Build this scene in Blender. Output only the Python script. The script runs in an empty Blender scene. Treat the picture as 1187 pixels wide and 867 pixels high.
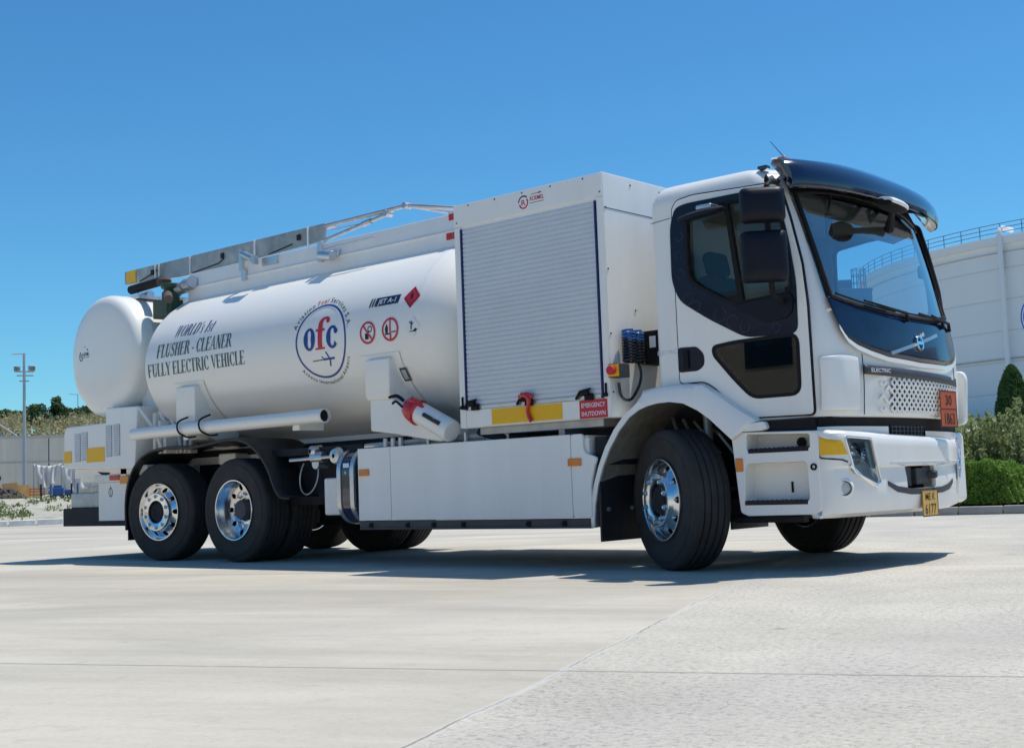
import bpy, bmesh, math, random
import numpy as np
from mathutils import Vector, Matrix
R = math.radians
PI = math.pi
random.seed(7)
rng = np.random.default_rng(7)
S = bpy.context.scene
COL = S.collection

# ------------------------------------------------------------------ camera
FPX, PW, PH = 1500.0, 1187.0, 867.0
_y, _p, _r = R(41.3132), R(4.8973), R(-2.0822)
CAM = Vector((5.4878, -9.139, 0.6715))
_F = Vector((-math.sin(_y) * math.cos(_p), math.cos(_y) * math.cos(_p), math.sin(_p)))
_R0 = Vector((math.cos(_y), math.sin(_y), 0)); _U0 = _R0.cross(_F)
_RT = math.cos(_r) * _R0 + math.sin(_r) * _U0
_UP = -math.sin(_r) * _R0 + math.cos(_r) * _U0
cd = bpy.data.cameras.new('camera'); cam = bpy.data.objects.new('camera', cd); COL.objects.link(cam)
cd.sensor_width = 36; cd.lens = 36 * FPX / PW; cd.clip_start = .05; cd.clip_end = 3000
m = Matrix((_RT, _UP, -_F)).transposed().to_4x4(); m.translation = CAM
cam.matrix_world = m
S.camera = cam

# ------------------------------------------------------------------ sky, sun, exposure
SUN = Vector((.42, .94, 3.05)).normalized()
S.world = bpy.data.worlds.new('World'); S.world.use_nodes = True
nt = S.world.node_tree; nt.nodes.clear()
wo = nt.nodes.new('ShaderNodeOutputWorld'); bg = nt.nodes.new('ShaderNodeBackground')
sk = nt.nodes.new('ShaderNodeTexSky'); sk.sky_type = 'NISHITA'; sk.sun_disc = False
sk.sun_elevation = math.asin(SUN.z); sk.sun_rotation = math.atan2(SUN.x, SUN.y)
sk.altitude = 100; sk.air_density = 1.0; sk.dust_density = .3; sk.ozone_density = 4.0
hs = nt.nodes.new('ShaderNodeHueSaturation'); hs.inputs['Saturation'].default_value = 1.12
tint = nt.nodes.new('ShaderNodeMix'); tint.data_type = 'RGBA'; tint.blend_type = 'MULTIPLY'; tint.inputs['Factor'].default_value = 1
tint.inputs['B'].default_value = (.44, .81, .92, 1)
nt.links.new(sk.outputs[0], hs.inputs['Color']); nt.links.new(hs.outputs[0], tint.inputs['A']); nt.links.new(tint.outputs['Result'], bg.inputs['Color'])
bg.inputs['Strength'].default_value = .12
nt.links.new(bg.outputs[0], wo.inputs['Surface'])
ld = bpy.data.lights.new('sun', 'SUN'); ld.energy = 3.6; ld.angle = R(.53); ld.color = (1, .955, .875)
lo = bpy.data.objects.new('sun', ld); COL.objects.link(lo)
lo.rotation_euler = SUN.to_track_quat('Z', 'Y').to_euler(); lo.location = (0, 0, 30)
S.view_settings.view_transform = 'Standard'; S.view_settings.look = 'None'
S.view_settings.exposure = .27; S.view_settings.gamma = 1

def ray(px, py):
    return (_F + (px - PW / 2) / FPX * _RT - (py - PH / 2) / FPX * _UP)
def at(px, py, dist):                     # the world point seen at a pixel, at a horizontal distance
    d = ray(px, py); h = math.hypot(d.x, d.y)
    return CAM + d * (dist / h)
def bearing(px):
    d = ray(px, 560); return math.atan2(d.y, d.x)

# ------------------------------------------------------------------ materials
def mat(name, col, rough=.5, metal=0, coat=0, var=.0, vscale=3, bump=0, bscale=40, spec=None, emit=None, trans=0, ior=1.45, streak=0):
    m = bpy.data.materials.new(name); m.use_nodes = True; n = m.node_tree.nodes; l = m.node_tree.links
    b = n['Principled BSDF']
    b.inputs['Base Color'].default_value = (*col, 1); b.inputs['Roughness'].default_value = rough
    b.inputs['Metallic'].default_value = metal; b.inputs['Coat Weight'].default_value = coat
    b.inputs['Coat Roughness'].default_value = .03; b.inputs['IOR'].default_value = ior
    if trans: b.inputs['Transmission Weight'].default_value = trans
    if spec is not None: b.inputs['Specular IOR Level'].default_value = spec
    tc = n.new('ShaderNodeTexCoord')
    if var or streak:
        nz = n.new('ShaderNodeTexNoise'); nz.inputs['Scale'].default_value = vscale; nz.inputs['Detail'].default_value = 6
        nz.inputs['Roughness'].default_value = .65
        if streak:
            mp = n.new('ShaderNodeMapping'); mp.inputs['Scale'].default_value = (3, 3, .35)
            l.new(tc.outputs['Object'], mp.inputs[0]); l.new(mp.outputs[0], nz.inputs['Vector'])
        else: l.new(tc.outputs['Object'], nz.inputs['Vector'])
        v = max(var, streak)
        mx = n.new('ShaderNodeMix'); mx.data_type = 'RGBA'
        mx.inputs['A'].default_value = (*[c * (1 - v) for c in col], 1); mx.inputs['B'].default_value = (*[min(1, c * (1 + v)) for c in col], 1)
        mr = n.new('ShaderNodeMapRange'); mr.inputs['From Min'].default_value = .3; mr.inputs['From Max'].default_value = .7
        l.new(nz.outputs['Fac'], mr.inputs['Value']); l.new(mr.outputs[0], mx.inputs['Factor']); l.new(mx.outputs['Result'], b.inputs['Base Color'])
        m2 = n.new('ShaderNodeMapRange'); m2.inputs['To Min'].default_value = max(0, rough - .07); m2.inputs['To Max'].default_value = min(1, rough + .07)
        l.new(nz.outputs['Fac'], m2.inputs['Value']); l.new(m2.outputs[0], b.inputs['Roughness'])
    if bump:
        n2 = n.new('ShaderNodeTexNoise'); n2.inputs['Scale'].default_value = bscale; n2.inputs['Detail'].default_value = 5
        bp = n.new('ShaderNodeBump'); bp.inputs['Strength'].default_value = bump; bp.inputs['Distance'].default_value = .01
        l.new(tc.outputs['Object'], n2.inputs['Vector']); l.new(n2.outputs['Fac'], bp.inputs['Height']); l.new(bp.outputs[0], b.inputs['Normal'])
    if emit: b.inputs['Emission Color'].default_value = (*emit, 1); b.inputs['Emission Strength'].default_value = 1
    return m
M = {}
M['white'] = mat('white_paint', (.87, .85, .80), .34, coat=.35, streak=.035, vscale=1.6)
M['tank'] = mat('tank_paint', (.88, .855, .79), .32, coat=.3, var=.02, vscale=.9, bump=.02, bscale=5)
M['panel'] = mat('panel_paint', (.86, .845, .80), .42, coat=.25, streak=.035, vscale=1.5)
M['slat'] = mat('shutter_aluminium', (.64, .66, .69), .42, metal=.15, var=.04, vscale=2)
M['navy'] = mat('navy_gloss', (.006, .011, .042), .12, coat=1, spec=.6)
M['deck'] = mat('deck_navy', (.004, .009, .034), .16, coat=.3, spec=.5)
M['navy2'] = mat('navy_pattern', (.005, .007, .020), .25, coat=.1, spec=.35)
M['black'] = mat('black_plastic', (.022, .023, .027), .5, var=.3, vscale=12, bump=.08, bscale=120)
M['mirrorblack'] = mat('mirror_housing', (.008, .010, .018), .45, spec=.25, bump=.05, bscale=160)
M['dark'] = mat('chassis_dark', (.018, .020, .028), .65, var=.4, vscale=7, spec=.3)
M['skirt'] = mat('skirt_grey', (.05, .053, .062), .5, var=.2, vscale=6)
M['rubber'] = mat('tyre_rubber', (.036, .034, .032), .8, var=.3, vscale=6, bump=.15, bscale=60)
M['alu'] = mat('polished_aluminium', (.80, .80, .80), .19, metal=1, var=.06, vscale=9)
M['alub'] = mat('brushed_aluminium', (.62, .63, .64), .32, metal=.9, var=.12, vscale=5)
M['boom'] = mat('weathered_aluminium', (.40, .385, .36), .45, metal=.55, var=.35, vscale=3)
M['steel'] = mat('galvanised_steel', (.45, .46, .47), .45, metal=.7, var=.2, vscale=8)
M['chrome'] = mat('chrome', (.9, .9, .92), .05, metal=1)
M['reflector'] = mat('lamp_reflector', (.85, .86, .88), .22, metal=.85)
M['hole'] = mat('deep_black', (.004, .004, .005), .8)
M['yellow'] = mat('reflective_yellow', (.90, .49, .01), .4, var=.06, vscale=60)
M['orange'] = mat('hazard_orange', (.52, .10, .03), .45, var=.06, vscale=10)
M['amber'] = mat('amber_lens', (.75, .22, .02), .15, coat=1)
M['red'] = mat('red_paint', (.55, .02, .03), .3, coat=.4)
M['redstk'] = mat('red_sticker', (.60, .025, .045), .4)
M['blue'] = mat('logo_blue', (.012, .055, .28), .4)
M['railblue'] = mat('navy_rail', (.008, .02, .12), .4)
M['bluetext'] = mat('text_blue', (.04, .10, .22), .45)
M['greentext'] = mat('text_green', (.065, .13, .12), .45)
M['greytext'] = mat('text_grey', (.09, .10, .09), .5)
M['wtext'] = mat('text_white', (.8, .8, .8), .5)
M['btext'] = mat('text_black', (.01, .01, .01), .5)
M['plate'] = mat('plate_yellow', (.72, .42, .09), .4)
M['seat'] = mat('seat_fabric', (.02, .02, .025), .9)
M['interior'] = mat('cab_trim', (.42, .38, .31), .8, var=.1)
M['dash'] = mat('dashboard', (.03, .032, .036), .6)
M['lens'] = mat('lamp_lens', (.9, .93, .97), .04, trans=.85, ior=1.3)
M['copper'] = mat('green_valve', (.03, .07, .04), .5, var=.3, vscale=20)
M['brown'] = mat('hose_brown', (.05, .03, .025), .5)
M['cable'] = mat('coil_cable', (.012, .014, .02), .3, coat=.5)
M['cableblue'] = mat('coil_cable_blue', (.02, .10, .34), .3, coat=.5)
def glass(name, tint, refl=1.0, f=.12):
    m = bpy.data.materials.new(name); m.use_nodes = True; n = m.node_tree.nodes; l = m.node_tree.links; n.clear()
    o = n.new('ShaderNodeOutputMaterial'); t = n.new('ShaderNodeBsdfTransparent'); g = n.new('ShaderNodeBsdfGlossy')
    t.inputs['Color'].default_value = (*tint, 1); g.inputs['Roughness'].default_value = .01; g.inputs['Color'].default_value = (refl, refl, refl, 1)
    lw = n.new('ShaderNodeFresnel'); lw.inputs['IOR'].default_value = 1.5
    ad = n.new('ShaderNodeMath'); ad.operation = 'MULTIPLY_ADD'; ad.inputs[1].default_value = 1.0; ad.inputs[2].default_value = f
    mx = n.new('ShaderNodeMixShader'); l.new(lw.outputs[0], ad.inputs[0]); l.new(ad.outputs[0], mx.inputs[0])
    l.new(t.outputs[0], mx.inputs[1]); l.new(g.outputs[0], mx.inputs[2]); l.new(mx.outputs[0], o.inputs['Surface'])
    return m
M['ws'] = glass('windscreen_glass', (.84, .97, 1.0), 1, .21)
M['sg'] = glass('side_glass', (.86, .92, .94), .7, -.02)
M['dg'] = glass('dark_side_glass', (.30, .33, .36), 1, .0)

# ------------------------------------------------------------------ mesh helpers
class MB:
    def __init__(s): s.v = []; s.f = []
    def add(s, vs, fs):
        o = len(s.v); s.v += [tuple(v) for v in vs]; s.f += [tuple(i + o for i in f) for f in fs]
        s.parts = getattr(s, 'parts', []) + [(list(vs), list(fs))]; return s
    def each(s, name, m, parent=None, **k):   # one object per primitive
        return [MB().add(v, f).build(name, m, parent, **k) for v, f in s.parts]
    def box(s, x0, x1, y0, y1, z0, z1, mt=None):
        vs = [Vector((x, y, z)) for x in (x0, x1) for y in (y0, y1) for z in (z0, z1)]
        if mt is not None: vs = [mt @ v for v in vs]
        return s.add(vs, [(0, 1, 3, 2), (4, 6, 7, 5), (0, 4, 5, 1), (2, 3, 7, 6), (0, 2, 6, 4), (1, 5, 7, 3)])
    def cyl(s, p0, p1, r0, r1=None, n=16, cap=True):
        p0 = Vector(p0); p1 = Vector(p1); r1 = r0 if r1 is None else r1
        d = (p1 - p0).normalized(); a = d.orthogonal().normalized(); b = d.cross(a)
        vs = []
        for p, r in ((p0, r0), (p1, r1)):
            for i in range(n): t = 2 * PI * i / n; vs.append(p + a * r * math.cos(t) + b * r * math.sin(t))
        fs = [(i, (i + 1) % n, n + (i + 1) % n, n + i) for i in range(n)]
        if cap: fs += [tuple(range(n))[::-1], tuple(range(n, 2 * n))]
        return s.add(vs, fs)
    def tube(s, pts, r, n=8, cap=True, sm_=False):
        pts = [Vector(p) for p in pts]; vs = []
        if sm_ and len(pts) > 2:
            q = []; rr_ = []; L_ = len(pts)
            for k in range(L_ - 1):
                A, B, C_, D = pts[max(0, k - 1)], pts[k], pts[k + 1], pts[min(L_ - 1, k + 2)]
                for j in range(5):
                    t = j / 5; q.append(.5 * ((2 * B) + (C_ - A) * t + (2 * A - 5 * B + 4 * C_ - D) * t * t + (3 * B - A - 3 * C_ + D) * t ** 3))
                    rr_.append(r[k] + (r[k + 1] - r[k]) * t if isinstance(r, (list, tuple)) else r)
            pts = q + [pts[-1]]; r = rr_ + [r[-1] if isinstance(r, (list, tuple)) else r]
        N = len(pts); a = None
        for k, p in enumerate(pts):
            d = (pts[min(k + 1, N - 1)] - pts[max(k - 1, 0)]).normalized()
            if a is None: a = d.orthogonal().normalized()
            a = (a - d * a.dot(d)).normalized(); b = d.cross(a)
            rr = r[k] if isinstance(r, (list, tuple)) else r
            for i in range(n): t = 2 * PI * i / n; vs.append(p + a * rr * math.cos(t) + b * rr * math.sin(t))
        fs = [(k * n + i, k * n + (i + 1) % n, (k + 1) * n + (i + 1) % n, (k + 1) * n + i) for k in range(N - 1) for i in range(n)]
        if cap: fs += [tuple(range(n))[::-1], tuple(range((N - 1) * n, N * n))]
        return s.add(vs, fs)
    def prism(s, poly, ax, a0, a1):       # poly in the two other axes (x,z for y; y,z for x; x,y for z)
        def P(u, v, a): return {'y': (u, a, v), 'x': (a, u, v), 'z': (u, v, a)}[ax]
        n = len(poly); vs = [P(u, v, a0) for u, v in poly] + [P(u, v, a1) for u, v in poly]
        return s.add(vs, [tuple(range(n))[::-1], tuple(range(n, 2 * n))] + [(i, (i + 1) % n, n + (i + 1) % n, n + i) for i in range(n)])
    def lathe(s, prof, c=(0, 0, 0), ax='y', n=48, close=False):   # prof: (radius, along-axis)
        vs = []
        for r, h in prof:
            for i in range(n):
                t = 2 * PI * i / n; u, v = r * math.cos(t), r * math.sin(t)
                q = {'y': (u, h, v), 'x': (h, u, v), 'z': (u, v, h)}[ax]; vs.append((q[0] + c[0], q[1] + c[1], q[2] + c[2]))
        K = len(prof); fs = [(k * n + i, k * n + (i + 1) % n, (k + 1) * n + (i + 1) % n, (k + 1) * n + i) for k in range(K - 1) for i in range(n)]
        if close: fs += [((K - 1) * n + i, (K - 1) * n + (i + 1) % n, (i + 1) % n, i) for i in range(n)]
        return s.add(vs, fs)
    def grid(s, rows, flip=False):
        nr, nc = len(rows), len(rows[0]); vs = [p for r in rows for p in r]
        fs = [(i * nc + j, i * nc + j + 1, (i + 1) * nc + j + 1, (i + 1) * nc + j) for i in range(nr - 1) for j in range(nc - 1)]
        if flip: fs = [f[::-1] for f in fs]
        return s.add(vs, fs)
    def build(s, name, m, parent=None, bevel=0, smooth=True, fix=True, seg=2, ang=35):
        me = bpy.data.meshes.new(name); me.from_pydata([tuple(v) for v in s.v], [], s.f)
        if fix:
            b = bmesh.new(); b.from_mesh(me); bmesh.ops.remove_doubles(b, verts=b.verts, dist=1e-5)
            bmesh.ops.recalc_face_normals(b, faces=b.faces); b.to_mesh(me); b.free()
        o = bpy.data.objects.new(name, me); COL.objects.link(o)
        for mm in (m if isinstance(m, (list, tuple)) else [m]): me.materials.append(mm)
        if smooth: me.shade_smooth(); me.set_sharp_from_angle(angle=R(ang))
        if bevel:
            bv = o.modifiers.new('bevel', 'BEVEL'); bv.width = bevel; bv.segments = seg; bv.limit_method = 'ANGLE'; bv.angle_limit = R(40)
            bv.harden_normals = True
        if parent is not None: o.parent = parent
        return o
def outward(o, d=(1, 0, 0)):               # make an open sheet's normals face d
    me = o.data; d = Vector(d)
    if sum((p.normal.dot(d) * p.area for p in me.polygons)) < 0: me.flip_normals()
    return o
def tag(o, label=None, cat=None, group=None, kind=None):
    for k, v in (('label', label), ('category', cat), ('group', group), ('kind', kind)):
        if v: o[k] = v
    return o
def empty(name, loc=(0, 0, 0), parent=None):
    o = bpy.data.objects.new(name, None); COL.objects.link(o); o.location = loc; o.empty_display_size = .3
    if parent is not None: o.parent = parent
    return o
def copy_tree(o, parent=None):
    c = o.copy(); COL.objects.link(c); c.parent = parent
    for ch in list(o.children): copy_tree(ch, c)
    return c
def boolean(o, cutter_mb):
    cu = cutter_mb.build('cutter', M['hole'], smooth=False)
    bpy.context.view_layer.update(); cu.matrix_world = o.matrix_world.copy()
    md = o.modifiers.new('b', 'BOOLEAN'); md.operation = 'DIFFERENCE'; md.solver = 'EXACT'; md.use_self = True; md.object = cu
    dg = bpy.context.evaluated_depsgraph_get(); ev = o.evaluated_get(dg)
    me = bpy.data.meshes.new_from_object(ev); o.modifiers.clear(); old = o.data; me.name = old.name + '_cut'; o.data = me
    bpy.data.objects.remove(cu); me.shade_smooth(); me.set_sharp_from_angle(angle=R(35)); return o
def rrect(u0, u1, v0, v1, r, n=5):
    p = []
    for cu, cv, a in ((u1 - r, v1 - r, 0), (u0 + r, v1 - r, 90), (u0 + r, v0 + r, 180), (u1 - r, v0 + r, 270)):
        for i in range(n + 1): t = R(a + 90 * i / n); p.append((cu + r * math.cos(t), cv + r * math.sin(t)))
    return p
def smoothpoly(p, r=.03, n=4):           # round the corners of a polygon
    out = []; N = len(p)
    for i in range(N):
        a, b, c = Vector(p[i - 1]), Vector(p[i]), Vector(p[(i + 1) % N])
        d1 = (a - b); d2 = (c - b); rr = min(r, d1.length * .45, d2.length * .45)
        s, e = b + d1.normalized() * rr, b + d2.normalized() * rr
        for k in range(n + 1):
            t = k / n; out.append(tuple(s * (1 - t) ** 2 + b * 2 * t * (1 - t) + e * t * t))
    return out

# ------------------------------------------------------------------ lettering
_fc = {}
def text2d(st, size=1.0):                 # built-in face, as (verts2d, faces, width) at cap height ~ size
    if st in _fc: vs, fs = _fc[st]
    else:
        cu = bpy.data.curves.new('t', 'FONT'); cu.body = st; cu.resolution_u = 3; cu.offset = .012
        o = bpy.data.objects.new('t', cu); COL.objects.link(o); bpy.context.view_layer.update()
        me = bpy.data.meshes.new_from_object(o.evaluated_get(bpy.context.evaluated_depsgraph_get()))
        vs = [(v.co.x, v.co.y) for v in me.vertices]; fs = [tuple(p.vertices) for p in me.polygons]
        bpy.data.objects.remove(o); bpy.data.meshes.remove(me); _fc[st] = (vs, fs)
    k = size / .70
    vs = [(x * k, y * k) for x, y in vs]
    return vs, fs, (max([v[0] for v in vs]) if vs else 0)
class D2:                                 # flat drawing: verts and faces in 2D, mapped to a surface afterwards
    def __init__(s): s.v = []; s.f = []
    def add(s, vs, fs): o = len(s.v); s.v += list(vs); s.f += [tuple(i + o for i in f) for f in fs]; return s
    def poly(s, p): return s.add(p, [tuple(range(len(p)))])
    def rect(s, x0, x1, y0, y1): return s.poly([(x0, y0), (x1, y0), (x1, y1), (x0, y1)])
    def line(s, a, b, w):
        a, b = Vector(a), Vector(b); d = (b - a).normalized(); q = Vector((-d.y, d.x)) * w / 2
        return s.poly([tuple(a - q), tuple(b - q), tuple(b + q), tuple(a + q)])
    def strip(s, outer, inner):
        n = len(outer); return s.add(list(outer) + list(inner), [(i, i + 1, n + i + 1, n + i) for i in range(n - 1)])
    def arc(s, cx, cy, rx, ry, a0, a1, th, tv=None, n=28):     # th: thickness at the sides, tv: at top and bottom
        tv = th if tv is None else tv; o = []; i_ = []
        for k in range(n + 1):
            t = R(a0 + (a1 - a0) * k / n); w = tv + (th - tv) * abs(math.cos(t)) ** 1.3
            o.append((cx + rx * math.cos(t), cy + ry * math.sin(t))); i_.append((cx + (rx - w) * math.cos(t), cy + (ry - w) * math.sin(t)))
        return s.strip(o, i_)
    def disc(s, cx, cy, r, n=16): return s.poly([(cx + r * math.cos(2 * PI * k / n), cy + r * math.sin(2 * PI * k / n)) for k in range(n)])
    def text(s, st, x, y, size, width=None, align='l', ang=0, shear=0):
        vs, fs, w = text2d(st, size); kx = (width / w) if width and w else 1; w *= kx
        ox = {'l': 0, 'c': -w / 2, 'r': -w}[align]; ca, sa = math.cos(ang), math.sin(ang)
        q = []
        for a, b in vs: a = a * kx + ox + b * shear; q.append((x + a * ca - b * sa, y + a * sa + b * ca))
        return s.add(q, fs)
    def tf(s, f): s.v = [f(*p) for p in s.v]; return s
    def mesh(s, name, m, mp, parent, thick=0):
        b = bmesh.new(); vs = [b.verts.new((u, v, 0)) for u, v in s.v]
        for f in s.f:
            try: b.faces.new([vs[i] for i in f])
            except ValueError: pass
        for _ in range(5):
            es = [e for e in b.edges if e.calc_length() > .045]
            if not es: break
            bmesh.ops.triangulate(b, faces=[f for f in b.faces if len(f.verts) > 4])
            es = [e for e in b.edges if e.calc_length() > .045]
            bmesh.ops.subdivide_edges(b, edges=es, cuts=1)
            bmesh.ops.triangulate(b, faces=[f for f in b.faces if len(f.verts) > 4])
        bmesh.ops.triangulate(b, faces=b.faces[:])
        for v in b.verts: v.co = Vector(mp(v.co.x, v.co.y))
        me = bpy.data.meshes.new(name); b.to_mesh(me); b.free(); me.materials.append(m)
        o = bpy.data.objects.new(name, me); COL.objects.link(o)
        if parent is not None: o.parent = parent
        return o
ST, TN = .15, .05
def glyph(c):                             # a condensed roman with serifs, cap height 1
    g = D2(); w = .5
    def stem(x, y0=0, y1=1, t=ST, b=True, u=True):
        g.rect(x, x + t, y0, y1)
        if b: g.rect(x - .06, x + t + .06, y0, y0 + .035)
        if u: g.rect(x - .06, x + t + .06, y1 - .035, y1)
    def diag(x0, y0, x1, y1, t): g.poly([(x0, y0), (x0 + t, y0), (x1 + t, y1), (x1, y1)])
    def ser(x, y, l=.22): g.rect(x - l / 2, x + l / 2, y - .017, y + .018)
    if c in 'EF':
        stem(.06); g.rect(.2, .5, .955, 1); g.rect(.2, .40, .49, .535); g.rect(.455, .5, .80, 1); g.rect(.365, .4, .42, .61)
        if c == 'E': g.rect(.2, .52, 0, .045); g.poly([(.48, 0), (.52, 0), (.55, .24), (.515, .24)])
        w = .56
    elif c == 'L': stem(.06); g.rect(.2, .48, 0, .045); g.poly([(.44, 0), (.49, 0), (.52, .26), (.48, .26)]); w = .53
    elif c == 'U':
        g.rect(.07, .07 + ST, .28, 1); ser(.145, .982, .27); g.rect(.49, .53, .28, 1); ser(.51, .982, .2); g.arc(.30, .30, .23, .32, 180, 360, .13, .07); w = .64
    elif c == 'H': stem(.06); stem(.42); g.rect(.2, .43, .48, .53); w = .64
    elif c == 'I': stem(.08); w = .31
    elif c == '1': stem(.10, u=False); g.poly([(.10, 1), (.25, 1), (.1, .88), (.0, .84), (0, .87)]); w = .36
    elif c == 'T': stem(.20, u=False); g.rect(0, .55, .955, 1); g.rect(0, .04, .78, 1); g.rect(.51, .55, .78, 1); w = .58
    elif c == 'R':
        stem(.06); g.arc(.24, .74, .26, .26, -90, 90, .14, .045); g.rect(.2, .25, .955, 1); g.rect(.2, .25, .48, .525); diag(.28, .5, .48, 0, .15)
        g.rect(.5, .67, 0, .035); w = .65
    elif c == 'D': stem(.06); g.arc(.22, .5, .38, .5, -90, 90, .15, .045); w = .66
    elif c == 'O': g.arc(.33, .5, .29, .515, 0, 360, .145, .05, 40); w = .66
    elif c == 'C': g.arc(.33, .5, .29, .515, 42, 318, .145, .05, 40); g.rect(.50, .535, .68, .98); w = .60
    elif c == 'S':
        g.arc(.27, .745, .2, .27, 20, 235, .10, .05); g.arc(.25, .27, .22, .285, -160, 55, .11, .05); diag(.26, .40, .10, .66, .17)
        g.rect(.41, .44, .70, .98); g.rect(.05, .08, .02, .32); w = .53
    elif c == 'N': g.rect(.1, .14, 0, 1); ser(.12, .018, .2); ser(.10, .982, .2); g.rect(.5, .54, 0, 1); ser(.52, .982, .2); diag(.06, 1, .40, 0, .16); w = .62
    elif c == 'A': diag(.05, 0, .28, 1, .045); diag(.42, 0, .24, 1, .15) if 0 else g.poly([(.27, 1), (.32, 1), (.57, 0), (.42, 0)]); g.rect(.14, .44, .32, .37); ser(.07, .018, .2); ser(.5, .018, .28); w = .62
    elif c == 'V': g.poly([(.03, 1), (.19, 1), (.34, .12), (.30, 0)]); g.poly([(.30, 0), (.34, .02), (.55, 1), (.50, 1)]); ser(.11, .982, .26); ser(.52, .982, .18); w = .60
    elif c == 'Y': g.poly([(.03, 1), (.19, 1), (.38, .45), (.24, .45)]); g.poly([(.33, .45), (.37, .45), (.56, 1), (.51, 1)]); stem(.23, 0, .47, u=False); ser(.11, .982, .26); ser(.54, .982, .18); w = .60
    elif c == 'W':
        g.poly([(.02, 1), (.17, 1), (.30, .1), (.26, 0)]); g.poly([(.26, 0), (.30, 0), (.44, .85), (.40, .85)])
        g.poly([(.33, 1), (.48, 1), (.60, .1), (.56, 0)]); g.poly([(.56, 0), (.60, 0), (.78, 1), (.73, 1)]); ser(.1, .982, .24); ser(.41, .982, .24); ser(.76, .982, .16); w = .84
    elif c == 's': g.arc(.20, .49, .14, .18, 20, 240, .08, .045); g.arc(.19, .18, .155, .185, -160, 60, .085, .045); diag(.2, .27, .07, .42, .13); g.rect(.29, .32, .44, .64); w = .40
    elif c == 't': g.rect(.10, .22, .08, .86); g.rect(.02, .34, .61, .66); g.arc(.25, .14, .15, .15, 180, 300, .12, .05); w = .38
    elif c == "'": g.poly([(.05, 1), (.16, 1), (.11, .72), (.07, .72)]); w = .2
    elif c == '-': g.rect(.04, .22, .30, .39); w = .26
    elif c == ' ': w = .26
    return g, w
def roman(st, x0, x1, y, h, shear=0):
    W = sum(glyph(c)[1] for c in st); k = (x1 - x0) / W; out = D2(); x = x0
    for c in st:
        g, w = glyph(c); out.add([(x + (a + b * shear * h / k * 1.0) * k, y + b * h) for a, b in g.v], g.f); x += w * k
    return out

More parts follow.
